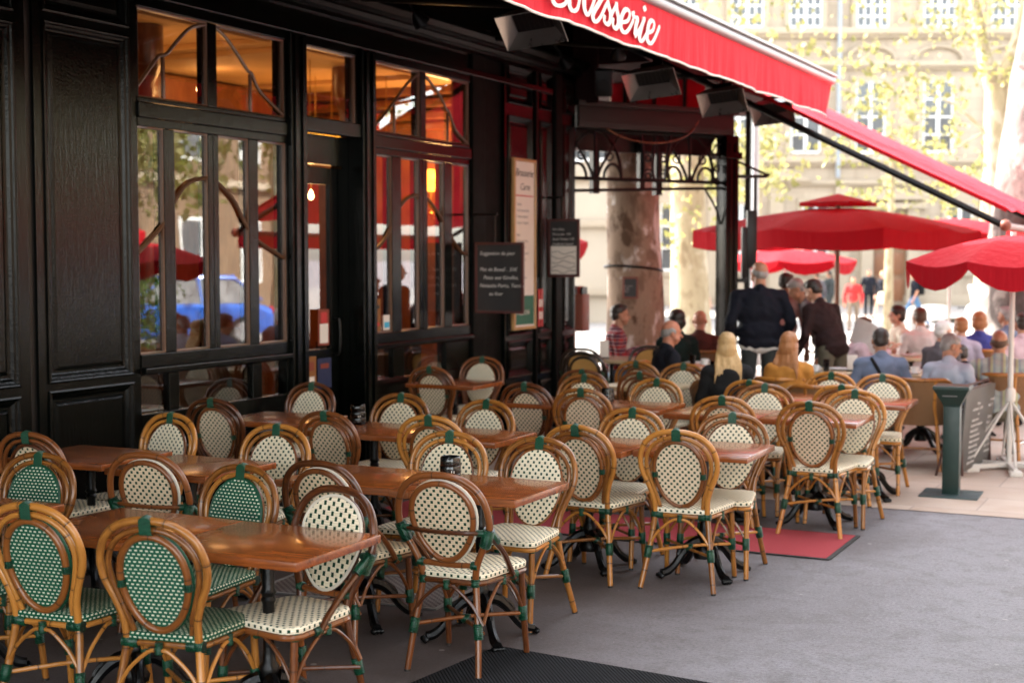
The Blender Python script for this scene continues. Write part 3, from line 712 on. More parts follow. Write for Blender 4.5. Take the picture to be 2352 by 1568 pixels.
# ---------------------------------------------------------------- cane chairs
def mir(pts): return pts+[(-x,y,z) for x,y,z in reversed(pts[:-1])]
def lean(z): return -.19-.105*max(0,(z-.42)/.48)**1.05
def egg(a,b,zc,n=36,k=.12):
    return [(a*math.cos(2*PI*i/n)*(1+k*math.sin(2*PI*i/n)), zc+b*math.sin(2*PI*i/n)) for i in range(n)]
def disc(bm,a,b,zc,yo,th,k=.12,bulge=.012):
    """woven panel following the lean of the back; uv in metres"""
    uvl=bm.loops.layers.uv.verify(); n=40; rows=[]
    for side in (1,-1):
        rings=[]
        for s in (1.0,.94,.8,.55,.28):
            rings.append([(x*s,zc+(z-zc)*s) for x,z in egg(a,b,zc,n,k)])
        vs=[]
        for r,s in zip(rings,(1.0,.94,.8,.55,.28)):
            th_=th*(0.35 if s==1.0 else 1)
            vs.append([bm.verts.new((x,lean(z)+yo+side*th_/2-bulge*(1-s)*.0,z)) for x,z in r])
        cv=bm.verts.new((0,lean(zc)+yo+side*th/2,zc))
        def face(v):
            f=bm.faces.new(v if side<0 else list(reversed(v)))
            for lp in f.loops: lp[uvl].uv=(lp.vert.co.x,lp.vert.co.z)
        for i in range(4):
            for j in range(n): face([vs[i][j],vs[i][(j+1)%n],vs[i+1][(j+1)%n],vs[i+1][j]])
        for j in range(n): face([vs[4][j],vs[4][(j+1)%n],cv])
        rows.append(vs[0])
    for j in range(n):
        f=bm.faces.new([rows[0][j],rows[0][(j+1)%n],rows[1][(j+1)%n],rows[1][j]])
        for lp in f.loops: lp[uvl].uv=(lp.vert.co.x,lp.vert.co.z)
def seat_outline(wf,wr,yf,yr,rc,n=6):
    P=[]
    for (cx,cy,a0) in ((wf-rc,yf-rc,0),(-(wf-rc),yf-rc,90),(-(wr-rc),yr+rc,180),(wr-rc,yr+rc,270)):
        for k in range(n+1):
            a=R(a0+90*k/n); P.append((cx+rc*math.cos(a),cy+rc*math.sin(a)))
    return P
def slab(bm,out,z0,z1,edge=.012,dome=.006):
    uvl=bm.loops.layers.uv.verify(); n=len(out)
    cx=0; cy=sum(p[1] for p in out)/n
    levels=[(1.0-.02,z0),(1.0,z0+edge*.6),(1.0,z1-edge),(.985,z1-edge*.3),(.95,z1),(.6,z1+dome*.7),(.25,z1+dome)]
    vs=[[bm.verts.new((p[0]*s,cy+(p[1]-cy)*s,z)) for p in out] for s,z in levels]
    per=[0]
    for i in range(n): per.append(per[-1]+math.dist(out[i],out[(i+1)%n]))
    for l in range(len(levels)-1):
        for i in range(n):
            f=bm.faces.new((vs[l][i],vs[l][(i+1)%n],vs[l+1][(i+1)%n],vs[l+1][i]))
            for lp,ii in zip(f.loops,(i,i+1,i+1,i)):
                if l<3: lp[uvl].uv=(per[ii],lp.vert.co.z)
                else: lp[uvl].uv=(lp.vert.co.x,lp.vert.co.y)
    f=bm.faces.new(vs[-1]); 
    for lp in f.loops: lp[uvl].uv=(lp.vert.co.x,lp.vert.co.y)
    bm.faces.new(list(reversed(vs[0])))
def wrap(parent,p0,p1,r,name='cane_binding'):
    bm=bmesh.new(); p0=Vector(p0); p1=Vector(p1); n=max(3,int((p1-p0).length/.0075))
    pts=[];rs=[]
    for i in range(n*2+1):
        pts.append(p0+(p1-p0)*(i/(2*n))); rs.append(r*(1.0 if i%2 else .90))
    tube(bm,pts,rs,10); return obj(name,bm,'green_binding',parent)
HOOP=[(.150,lean(.42),.41),(.152,lean(.46),.46),(.158,lean(.52),.52),(.182,lean(.59),.59),(.212,lean(.66),.66),(.222,lean(.72),.72),(.212,lean(.78),.78),(.182,lean(.835),.835),(.128,lean(.876),.876),(.062,lean(.896),.896),(0,lean(.90),.90)]
HOOP2=[(.118,lean(.42)+.012,.41),(.124,lean(.46)+.008,.46),(.136,lean(.52),.52),(.160,lean(.59),.59),(.181,lean(.66),.66),(.188,lean(.715),.715),(.178,lean(.765),.765),(.148,lean(.812),.812),(.100,lean(.846),.846),(.048,lean(.862),.862),(0,lean(.866),.866)]
FL=((.195,.165),(.205,.205)); RL=((.150,-.19),(.212,-.275))
def legs_and_base(t,rm,wraps=True,rear=RL,rr=.0165,name_leg='leg'):
    for s in (-1,1):
        (a,b),(c,d)=FL
        bm=bmesh.new(); tube(bm,[(s*a,b,.425),(s*(a+.003),b+.012,.25),(s*c,d,.008)],[.0155,.0155,.0145],10,sm=5); l=obj('leg',bm,rm,t)
        if wraps: wrap(l,(s*(a+.002),b+.016,.172),(s*(a+.001),b+.010,.240),.0225)
        bm=bmesh.new(); lathe(bm,[(.014,0),(.015,.01)],10,(s*c,d,0)); obj('foot_cap',bm,'rubber',l)
        (a,b),(c,d)=rear
        bm=bmesh.new(); tube(bm,[(s*a,b,.44),(s*(a+.012),b-.012,.33),(s*(a+.03),b-.037,.20),(s*c,d,.008)],[rr,rr,rr,rr*.92],10,sm=5); l=obj('leg',bm,rm,t)
        if wraps: wrap(l,(s*(a+.036),b-.043,.172),(s*(a+.026),b-.031,.240),.0235)
        bm=bmesh.new(); lathe(bm,[(.014,0),(.015,.01)],10,(s*c,d,0)); obj('foot_cap',bm,'rubber',l)
    # crossed stretcher and the arched braces
    bm=bmesh.new(); tube(bm,[(-.18,-.22,.205),(0,-.02,.212),(.195,.17,.205)],.0095,8,sm=4); obj('stretcher',bm,rm,t)
    bm=bmesh.new(); tube(bm,[(.18,-.22,.200),(0,-.02,.194),(-.195,.17,.200)],.0095,8,sm=4); s_=obj('stretcher',bm,rm,t)
    if wraps: wrap(s_,(-.02,-.02,.203),(.02,-.02,.203),.022)
    def arch(p,q,mid,off=.0):
        p=Vector(p);q=Vector(q); m=(p+q)/2; m.z=mid
        pts=[p,p.lerp(Vector((m.x,m.y,0)),.30)*1,p.lerp(Vector((m.x,m.y,0)),.72),p.lerp(Vector((m.x,m.y,0)),.93)]
        z=[p.z,p.z+(mid-p.z)*.52,p.z+(mid-p.z)*.93,mid]
        A=[Vector((a.x,a.y,zz)) for a,zz in zip(pts,z)]
        B=[Vector((q.x+(m.x-q.x)*f,q.y+(m.y-q.y)*f,zz)) for f,zz in zip((0,.30,.72,.93),z)]
        bm=bmesh.new(); tube(bm,A+list(reversed(B)),.0082,8,sm=5); return obj('arched_brace',bm,rm,t),m
    for p,q in (((-.182,-.222,.235),(.182,-.222,.235)),((-.19,.175,.235),(.19,.175,.235)),((.180,-.215,.235),(.196,.165,.235)),((-.180,-.215,.235),(-.196,.165,.235))):
        a,m=arch(p,q,.398)
        if wraps: 
            d=(Vector(q)-Vector(p)).normalized()*.011
            wrap(a,Vector((m.x,m.y,.40))-Vector((0,0,.018)),Vector((m.x,m.y,.40))+Vector((0,0,.026)),.0165)
def make_chair(kind,name='cane_chair'):
    green=kind=='green'; t=thing(name,'woven cane bistro chair','chair',(0,0,0))
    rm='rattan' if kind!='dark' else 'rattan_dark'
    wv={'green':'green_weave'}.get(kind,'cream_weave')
    bm=bmesh.new(); slab(bm,seat_outline(.222,.178,.215,-.205,.06),.428,.460); obj('seat',bm,wv,t)
    bm=bmesh.new(); tube(bm,[(x,y,.414) for x,y in seat_outline(.210,.168,.203,-.195,.05,4)],.0125,8,closed=True); sf=obj('seat_frame',bm,rm,t)
    for s in (-1,1): wrap(sf,(s*.195,.165,.398),(s*.195,.165,.430),.021)
    bm=bmesh.new(); tube(bm,mir(HOOP),.0158,10,sm=5); bf=obj('back_frame',bm,rm,t)
    bm=bmesh.new(); tube(bm,mir(HOOP2),.0120,10,sm=5); obj('inner_hoop',bm,rm,bf)
    # top binding round both hoops
    bm=bmesh.new(); n=9
    for i in range(n):
        x=-.022+.0055*i; zt=.9185-.0006*(i-4)**2
        tube(bm,[(x,lean(.9)-.019,zt-.004),(x,lean(.9),zt+.001),(x,lean(.9)+.019,zt-.004),(x,lean(.87)+.019,.850),(x,lean(.86),.846),(x,lean(.87)-.019,.850)],.0034,6,closed=True)
    obj('cane_binding',bm,'green_cord',bf)
    for s in (-1,1):
        wrap(bf,(s*.102,-.188,.414),(s*.172,-.188,.414),.0235)
        wrap(bf,(s*.150,-.190,.40),(s*.150,-.190,.432),.0235)
    bm=bmesh.new()
    a,b=(.140,.185)
    tube(bm,[(x,lean(z)-.006,z) for x,z in egg(a,b,.655)],.0145 if green else .0110,10,closed=True); rg=obj('back_ring',bm,'rattan_ring' if kind!='dark' else 'rattan_dark',t)
    for s in (-1,1): wrap(rg,(s*a,lean(.64)-.006,.635),(s*a,lean(.655)-.006,.665),.0185)
    bm=bmesh.new(); disc(bm,.150,.194,.655,.011,.013); wb=obj('woven_back',bm,wv,t)
    bm=bmesh.new(); tube(bm,[(x,lean(z)+.010,z) for x,z in egg(.152,.197,.655)],.0065,8,closed=True); obj('back_cord',bm,'green_cord' if green else ('rattan_ring' if kind!='dark' else 'rattan_dark'),wb)
    # weave seen from behind
    bm=bmesh.new(); disc(bm,.134,.178,.655,.001,.004); obj('woven_backing',bm,{'green':'green_weave'}.get(kind,'cream_weave_back'),wb)
    legs_and_base(t,rm)
    return t
def make_brace_chair(kind,name='cane_armchair'):
    t=thing(name,'single hoop cane chair','chair',(0,0,0)); tan=kind=='tan'
    rm='rattan_black' if tan else 'rattan_dark'; wv='tan_weave' if tan else 'cream_weave_large'
    bm=bmesh.new(); slab(bm,seat_outline(.222,.178,.215,-.205,.07),.428,.460); obj('seat',bm,'tan_weave' if tan else 'cream_weave',t)
    bm=bmesh.new(); tube(bm,[(x,y,.414) for x,y in seat_outline(.212,.170,.205,-.197,.06,4)],.014,8,closed=True); sf=obj('seat_frame',bm,rm,t)
    for s in (-1,1):
        wrap(sf,(s*.195,.165,.398),(s*.195,.165,.430),.021); wrap(sf,(s*.202,.03,.414),(s*.208,.075,.414),.020)
        wrap(sf,(s*.130,-.192,.398),(s*.130,-.192,.434),.0225)
    hoop=[(.130,-.19,.42),(.142,lean(.49),.49),(.178,lean(.57),.57),(.216,lean(.645),.645),(.226,lean(.70),.70),(.214,lean(.78),.78),(.178,lean(.845),.845),(.118,lean(.887),.887),(.055,lean(.90),.902),(0,lean(.90),.905)]
    bm=bmesh.new(); tube(bm,mir(hoop),.0165,10,sm=5); bf=obj('back_frame',bm,rm,t)
    bm=bmesh.new(); tube(bm,[(-.214,lean(.655)-.004,.655),(-.12,lean(.66)-.030,.652),(0,lean(.66)-.038,.650),(.12,lean(.66)-.030,.652),(.214,lean(.655)-.004,.655)],.0105,8,sm=5); obj('cross_bar',bm,rm,t)
    bm=bmesh.new(); tube(bm,[(-.142,lean(.495),.495),(0,lean(.495),.490),(.142,lean(.495),.495)],.0135,8,sm=4); cb=obj('lower_rail',bm,rm,t)
    for s in (-1,1):
        wrap(cb,(s*.118,lean(.495),.495),(s*.150,lean(.495),.495),.0215)
        wrap(bf,(s*.194,lean(.595),.590),(s*.224,lean(.675),.675),.0275); wrap(bf,(s*.217,-.155,.602),(s*.219,lean(.65)+.01,.655),.020)
        wrap(bf,(s*.165,lean(.655)-.012,.652),(s*.205,lean(.655)-.008,.655),.0165)
        bm=bmesh.new(); tube(bm,[(s*.218,lean(.64)+.012,.640),(s*.217,-.10,.555),(s*.212,-.01,.47),(s*.208,.055,.395)],.0135,8,sm=4); obj('side_strut',bm,rm,t)
    A=.158
    bm=bmesh.new(); disc(bm,A,.186,.690,.008,.014,.20); wb=obj('woven_back',bm,wv,t)
    bm=bmesh.new(); tube(bm,[(x,lean(z)+.010,z) for x,z in egg(A+.003,.189,.690,36,.20)],.0075,8,closed=True); obj('back_cord',bm,'cream_trim' if not tan else 'rattan_black',wb)
    bm=bmesh.new(); tube(bm,[(x,lean(z)-.008,z) for x,z in egg(A-.008,.178,.690,36,.20)],.0135,10,closed=True); obj('back_ring',bm,rm,t)
    bm=bmesh.new(); disc(bm,A-.012,.174,.690,-.002,.004,.20); obj('woven_backing',bm,'cream_weave_back' if not tan else wv,wb)
    legs_and_base(t,rm,True,((.130,-.19),(.178,-.262)),.0155)
    return t
def make_wicker(name='wicker_armchair'):
    t=thing(name,'brown wicker armchair','armchair',(0,0,0))
    bm=bmesh.new(); slab(bm,seat_outline(.235,.21,.225,-.215,.08),.40,.445); obj('seat',bm,'wicker',t)
    # curved woven back wrapped round the sitter
    bm=bmesh.new(); uvl=bm.loops.layers.uv.verify(); n=22; m=8; S=[]
    def P(a,h,o):
        top=.80-.14*max(0,(abs(a)-55)/50)**1.0 if abs(a)>55 else .80
        z=.40+(top-.40)*h; r=.245+.03*h+o
        return Vector((r*math.sin(R(a)), -.0-(r*1.02)*math.cos(R(a))+.02*0-.05*h*math.cos(R(a)), z))
    for o in (0,.014):
        g=[[bm.verts.new(P(-105+210*i/n,j/m,o)) for j in range(m+1)] for i in range(n+1)]
        for i in range(n):
            for j in range(m):
                v=[g[i][j],g[i+1][j],g[i+1][j+1],g[i][j+1]]
                f=bm.faces.new(v if o else list(reversed(v)))
                for lp,(ii,jj) in zip(f.loops,((i,j),(i+1,j),(i+1,j+1),(i,j+1)) if o else ((i,j+1),(i+1,j+1),(i+1,j),(i,j))): lp[uvl].uv=(ii/n*.95,jj/m*.38)
    obj('woven_back',bm,'wicker',t)
    bm=bmesh.new(); tube(bm,[P(-105+210*i/24,1,.007) for i in range(25)]+[],.019,10); obj('arm_rail',bm,'rattan',t)
    for s in (-1,1):
        bm=bmesh.new(); tube(bm,[P(s*105,1,.007),(s*.245,.20,.63),(s*.235,.215,.42),(s*.225,.225,.005)],.0165,10,sm=4); l=obj('leg',bm,'rattan',t)
        bm=bmesh.new(); tube(bm,[P(s*34,1,.007),P(s*33,.4,.012),(s*.165,-.21,.40),(s*.20,-.255,.005)],.0165,10,sm=4); obj('leg',bm,'rattan',t)
        bm=bmesh.new(); tube(bm,[(s*.228,.22,.17),(s*.187,-.235,.17)],.010,8); obj('stretcher',bm,'rattan',t)
    bm=bmesh.new(); tube(bm,[(-.205,-.01,.17),(.205,-.01,.17)],.010,8); obj('stretcher',bm,'rattan',t)
    return t
GRP='cane bistro chairs on the cafe terrace'; GRPW='brown wicker armchairs on the terrace'
def at_top(px,py,away,h=.905,off=.285):
    """chair origin from where the top of its back is"""
    Zc=(CAMH-h)/((py-588)/3267.0)
    p=ground(px,Zc); p.y+= off if away else -off
    return p
protos={}
def put(kind,loc,rz,label,group=GRP):
    loc=(loc[0],loc[1],0)
    if kind not in protos:
        r=make_chair(kind) if kind in('cream','green','dark') else make_brace_chair(kind) if kind in('brace','tan') else make_wicker()
        protos[kind]=r; r.location=loc; r.rotation_euler=(0,0,rz); r['label']=label; r['group']=group; return r
    return dup(protos[kind],loc,rz,label,group)
rnd=random.Random(3)
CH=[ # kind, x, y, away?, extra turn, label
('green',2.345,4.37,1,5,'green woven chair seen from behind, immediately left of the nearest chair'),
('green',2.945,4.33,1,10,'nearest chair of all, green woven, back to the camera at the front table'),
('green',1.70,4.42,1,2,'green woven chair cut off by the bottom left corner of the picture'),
('green',1.39,4.87,0,5,'green woven chair at the left edge facing the camera behind the small table corner'),
('green',2.48,4.98,0,-4,'green woven chair facing the camera across the middle of the front table'),
('brace',3.20,4.64,0,-10,'single hoop cream chair facing the camera at the right end of the front table'),
('brace',1.81,5.65,1,6,'single hoop cream chair seen from behind, left of the green chair behind the front table'),
('brace',2.77,5.80,1,-3,'single hoop cream chair seen from behind, half hidden behind the one facing us'),
('brace',3.43,5.73,1,2,'single hoop cream chair, back to camera, below the black holder in the foreground'),
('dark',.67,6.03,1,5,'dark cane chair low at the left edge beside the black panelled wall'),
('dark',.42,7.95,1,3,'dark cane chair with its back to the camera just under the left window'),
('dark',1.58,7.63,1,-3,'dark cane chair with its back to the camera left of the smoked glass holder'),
('cream',2.24,7.71,1,4,'cream cane chair seen from behind, just left of the one behind the holder'),
('dark',1.82,9.96,1,-2,'brown cane chair seen from behind by itself below the framed menu'),
('cream',2.35,9.73,1,5,'brown cane chair seen from behind, left of the third row table with a holder'),
('cream',3.27,7.66,1,-4,'cream cane chair seen from behind, left of the two standing on the red carpet'),
('cream',3.82,7.71,1,3,'large cream cane chair seen from behind alone at the right front with splayed legs'),
('cream',4.10,9.55,1,0,'cream cane chair seen squarely from behind, right of centre, beside the end of the carpet'),
('dark',2.25,11.30,1,-5,'brown cane chair seen from behind in front of the bald seated man'),
('cream',3.44,9.64,1,6,'cream cane chair seen from behind, left of the middle right table'),
('cream',3.29,10.94,1,-4,'cane chair mostly hidden by a cream one, below the woman in ochre'),
('cream',3.98,10.87,1,4,'cane chair half hidden behind the cream chair left of the rightmost table'),
('dark',1.67,11.31,1,5,'brown cane chair half hidden at the foot of the corner pilaster'),
('cream',1.77,12.41,1,-3,'cream cane chair between the plaid shirt man and the bald seated man'),
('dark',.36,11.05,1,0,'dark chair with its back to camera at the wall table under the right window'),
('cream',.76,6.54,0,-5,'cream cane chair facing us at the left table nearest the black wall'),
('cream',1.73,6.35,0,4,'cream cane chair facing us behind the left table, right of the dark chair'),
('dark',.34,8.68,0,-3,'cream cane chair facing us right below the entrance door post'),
('cream',1.42,8.24,0,3,'cream cane chair facing us behind the smoked glass holder'),
('cream',2.12,8.12,0,-4,'cream cane chair facing us right of the one behind the smoked glass holder'),
('cream',2.78,6.50,0,5,'cream cane chair facing us directly behind the black holder'),
('cream',3.29,6.49,0,-3,'cream cane chair facing us at the right end of the second table'),
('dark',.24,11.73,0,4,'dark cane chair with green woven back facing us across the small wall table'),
('cream',3.20,8.06,0,-2,'cream cane chair facing us behind the left half of the table on the carpet'),
('cream',3.88,8.07,0,4,'cream cane chair facing us behind the right half of the table on the carpet'),
('cream',2.56,10.17,0,-4,'cream cane chair facing us right of the small dark holder'),
('cream',2.25,11.76,0,3,'cream cane chair facing us in front of the blonde woman'),
('cream',3.49,10.09,0,4,'cream cane chair facing us behind the left half of the middle right table'),
('cream',4.17,9.92,0,-3,'cream cane chair facing us behind the squarely seen chair at right of centre'),
('cream',4.09,11.38,0,3,'rightmost cream cane chair facing us in front of the man in the white vest'),
('cream',3.63,11.39,0,-5,'cream cane chair facing us in front of the man in the blue shirt'),
('cream',1.93,10.26,0,2,'cream cane chair facing us half hidden at the left end of the third row table'),
]
for k,x,y,aw,tw,lab in CH:
    put(k,(x,y),R((0 if aw else 180)+tw),lab)
p=ground(1372,15.0); put('tan',(p.x-.1,p.y),R(8),'tan backed chair with black frame at the far end of the pilaster, the one behind')
p=ground(1365,14.3); put('tan',(p.x,p.y),R(2),'tan backed chair with black frame and cross bar, the nearer one by the pilaster')
p=ground(1466,14.7); put('tan',(p.x,p.y+.2),R(190),'tan backed chair facing us between the plaid shirt man and the bald man')
def putw(px,Z,rz,label,dz=0):
    p=ground(px,Z); return put('wicker',(p.x,p.y),rz,label,GRPW)
putw(1665,12.3,R(18),'wicker armchair holding the blonde woman')
putw(1808,12.6,R(8),'wicker armchair holding the woman in the ochre jacket')
putw(2020,13.3,R(20),'wicker armchair holding the man in the blue shirt with a strap')
putw(2118,12.55,R(4),'wicker armchair holding the man in the white vest beside the green stand')
putw(2310,13.1,R(-5),'wicker armchair holding the man in the striped shirt at the right edge')
putw(1960,15.3,R(-60),'wicker armchair holding the person reading a newspaper')
putw(1545,14.3,R(-50),'wicker armchair holding the bald man in the dark suit')
putw(1612,16.2,R(20),'wicker armchair holding the bald man in the brown shirt')
putw(2255,16.4,R(20),'wicker armchair holding the woman in the blue vest')
putw(2118,17.1,R(26),'wicker armchair holding the person in the white shirt')
putw(2315,17.5,R(60),'wicker armchair holding the far right person in light blue')
putw(2065,17.9,R(120),'wicker armchair holding the person in the pale top')
putw(1880,11.9,R(26),'empty low wicker armchair in front of the standing men, behind the cream chairs')
# ---------------------------------------------------------------- tables
def make_table(L=.68,W=.60,mat='table_wood',square=True):
    t=thing('cafe_table','cafe table','table',(0,0,0))
    bm=bmesh.new(); box(bm,(0,0,.7335),(L,W,.037),None,.007); obj('table_top',bm,mat,t)
    bm=bmesh.new(); box(bm,(0,0,.714),(.30,.06,.014),None,.003); box(bm,(0,0,.7135),(.06,.30,.0135),None,.003); obj('top_plate',bm,'cast_iron',t)
    bm=bmesh.new(); lathe(bm,[(.060,.10),(.066,.13),(.046,.17),(.034,.20),(.040,.22),(.040,.25),(.028,.27),(.023,.31),(.024,.50),(.031,.515),(.024,.53),(.033,.545),(.025,.56),(.025,.67),(.042,.69),(.046,.7065)],18); obj('column',bm,'cast_iron',t)
    for k in range(4):
        a=R(45+90*k); c,s=math.cos(a),math.sin(a); bm=bmesh.new()
        pr=[(.04,.20),(.09,.185),(.14,.14),(.19,.075),(.235,.040),(.275,.030)]
        tube(bm,[(r*c,r*s,z) for r,z in pr],[.034,.030,.024,.022,.026,.024],8,sm=4)
        for d in (-.018,0,.018): ball(bm,((.285)*c-d*s,(.285)*s+d*c,.018),(.020,.014,.018),1)
        tube(bm,[(.10*c,.10*s,.20),(.15*c,.15*s,.165),(.17*c,.17*s,.13)],.012,6,sm=3)
        obj('claw_foot',bm,'cast_iron',t)
    return t
GT='brown wooden cafe tables on the terrace'
T0=make_table(); T0['group']=GT; first=[True]
def table(x0,y0,label,mat=None,rz=0,cx=None):
    loc=(x0+.34,y0+.30,0) if cx is None else (cx[0],cx[1],0)
    if first[0]: first[0]=False; T0.location=loc; T0['label']=label; T0.rotation_euler=(0,0,rz); r=T0
    else: r=dup(T0,loc,rz,label,GT)
    if mat:
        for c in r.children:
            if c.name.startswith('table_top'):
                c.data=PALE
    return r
PALE=[c for c in T0.children if c.name.startswith('table_top')][0].data.copy(); PALE.materials[0]=MATS['pale_table']
table(2.825,4.25,'shiny brown table top nearest the camera, right half of the front pair',rz=R(.6))
table(2.140,4.255,'left half of the front pair of brown tables, behind the nearest green chair',rz=R(-.5))
table(1.165,4.22,'small corner of a brown table at the left edge between two green chairs')
table(.47,5.80,'dark brown table against the black panelled wall at the left',rz=R(1.5))
table(1.245,5.73,'brown table in the second row behind the left single hoop chair',rz=R(-1))
table(2.275,5.82,'left half of the second pair, its edge behind the single hoop chairs',rz=R(.3))
table(2.96,5.80,'brown table carrying the black holder in the middle foreground',rz=R(-.4))
table(.36,7.80,'dark brown table under the left window by the door post',rz=R(1))
table(1.262,7.55,'brown table carrying the smoked glass holder',rz=R(0))
table(1.955,7.55,'right neighbour of the table with the smoked glass holder',rz=R(.6))
table(2.80,7.52,'left half of the table pair above the red carpet',rz=R(-2.0))
table(3.49,7.62,'right half of the table pair above the red carpet',rz=R(1.2))
table(.10,10.77,'small dark table against the wall under the right window, its edge shining',rz=R(0))
table(1.52,9.68,'left part of the third row table pair below the leaflet box',rz=R(0))
table(2.21,9.66,'third row table carrying the small dark holder',rz=R(1))
table(2.985,9.50,'left half of the middle right pair behind the squarely seen chair',rz=R(-1))
table(3.67,9.50,'right half of the middle right pair, its end strip pale',rz=R(.8))
table(3.745,10.76,'rightmost brown table of the empty rows, near the green stand',rz=R(1.5))
table(3.03,10.80,'table behind the empty rows right of centre, greyish brown in the light',rz=R(-1))
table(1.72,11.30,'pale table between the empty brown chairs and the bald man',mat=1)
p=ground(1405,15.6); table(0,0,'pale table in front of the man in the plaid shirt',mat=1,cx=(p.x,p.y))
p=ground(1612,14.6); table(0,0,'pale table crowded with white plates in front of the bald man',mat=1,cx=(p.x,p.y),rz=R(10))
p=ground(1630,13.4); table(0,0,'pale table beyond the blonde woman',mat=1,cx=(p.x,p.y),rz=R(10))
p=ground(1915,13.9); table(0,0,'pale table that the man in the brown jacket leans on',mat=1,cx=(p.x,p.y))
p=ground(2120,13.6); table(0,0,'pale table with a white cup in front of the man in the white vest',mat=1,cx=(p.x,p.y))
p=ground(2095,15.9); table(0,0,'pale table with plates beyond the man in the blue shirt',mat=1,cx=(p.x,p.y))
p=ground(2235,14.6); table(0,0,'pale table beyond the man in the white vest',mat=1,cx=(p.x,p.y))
# ---------------------------------------------------------------- things on the tables
def holder(loc,label,mat,r=.052,h=.125):
    t=thing('condiment_holder',label,'holder',loc,R(20))
    bm=bmesh.new(); lathe(bm,[(r*.95,0),(r,.006),(r,h*.30),(r*.97,h*.32),(r,h*.34),(r,h*.62),(r*.97,h*.64),(r,h*.66),(r*.96,h*.97),(r*.90,h),(r*.86,h*.99),(r*.86,h*.2),(.002,h*.19)],26); obj('pot',bm,mat,t)
    for i in range(2):
        bm=bmesh.new(); box(bm,(r*math.cos(R(-75+14*i)),r*math.sin(R(-75+14*i)),h*.42),(.004,.004,.012)); obj('printed_letter',bm,'paper',t,smooth=False)
    return t
holder((3.10,6.16,.752),'round black plastic condiment holder on the table in the middle foreground','black_plastic')
holder((1.37,8.02,.752),'smoked glass holder on the table below the entrance','smoked_glass',.05,.13)
holder((2.30,10.12,.752),'small dark holder on the third row table','black_plastic',.05,.10)
def cup(px,Z,label,dx=0,dy=0,z=.752):
    p=ground(px,Z); t=thing('coffee_cup',label,'cup',(p.x+dx,p.y+dy,z),0)
    bm=bmesh.new(); lathe(bm,[(.022,.008),(.028,.012),(.038,.045),(.040,.07),(.036,.069),(.033,.04),(.02,.018),(.002,.016)],16); obj('cup',bm,'porcelain',t)
    bm=bmesh.new(); tube(bm,[(.036,0,.055),(.055,0,.05),(.055,0,.032),(.034,0,.028)],.004,6,sm=3); obj('cup_handle',bm,'porcelain',t)
    bm=bmesh.new(); lathe(bm,[(.03,0),(.065,.008),(.07,.012),(.03,.008),(.002,.007)],20); obj('saucer',bm,'porcelain',t)
cup(2103,13.45,'white coffee cup on the pale table by the man in the white vest'); cup(1875,13.7,'white coffee cup beside the leaning man in the brown jacket'); cup(1620,14.5,'white coffee cup on the crowded table beyond the blonde woman')
def plate(px,Z,label,r=.12):
    p=ground(px,Z); bm=bmesh.new(); lathe(bm,[(r*.5,0),(r*.62,.004),(r,.016),(r*.99,.020),(r*.6,.010),(.002,.009)],28)
    o=obj('plate',bm,'porcelain',loc=(p.x,p.y,.752)); tag(o,label,'plate')
plate(1600,14.75,'large white plate on the crowded table behind the bald man'); plate(1628,13.5,'white plate on the pale table beyond the blonde woman'); plate(1930,13.95,'white plate on the table under the brown jacket man'); plate(2140,13.75,'white plate on the table by the man in the white vest',.10); plate(2085,15.9,'white plate on the far table beyond the blue shirt man',.11)
def napkin_box(px,Z,label,h=.16,mat='paper'):
    p=ground(px,Z); t=thing('menu_holder',label,'menu holder',(p.x,p.y,.752),R(25))
    bm=bmesh.new(); box(bm,(0,0,h/2),(.10,.012,h),(R(-8),0,0),.002); obj('card',bm,mat,t)
    bm=bmesh.new(); box(bm,(0,.0,.008),(.11,.06,.016),None,.003); obj('stand',bm,'black_metal',t)
napkin_box(1388,15.5,'white menu card standing on the table by the plaid shirt man',.20); napkin_box(1960,13.8,'white card standing on the table right of the brown jacket man')
def ashtray(px,Z,label):
    p=ground(px,Z); t=thing('ashtray',label,'ashtray',(p.x,p.y,.752)); bm=bmesh.new(); lathe(bm,[(.045,0),(.05,.03),(.045,.045),(.04,.02),(.002,.015)],16); obj('bowl',bm,'black_plastic',t)
    bm=bmesh.new(); tube(bm,[(.03,0,.045),(.055,.01,.05)],.004,6); obj('cigarette',bm,'paper',t)
ashtray(2065,13.2,'black ashtray on the pale table left of the white cup')
def bottle(px,Z,label,mat):
    p=ground(px,Z); t=thing('glass',label,'glass',(p.x,p.y,.752)); bm=bmesh.new(); lathe(bm,[(.026,0),(.028,.01),(.033,.12),(.030,.119),(.025,.015),(.002,.012)],16); obj('tumbler',bm,mat,t)
bottle(1592,14.4,'smoked tumbler on the crowded table beyond the bald man','smoked_glass'); bottle(1640,13.5,'smoked tumbler on the table by the blonde woman','smoked_glass'); bottle(1900,13.75,'smoked tumbler at the hand of the leaning man','smoked_glass')
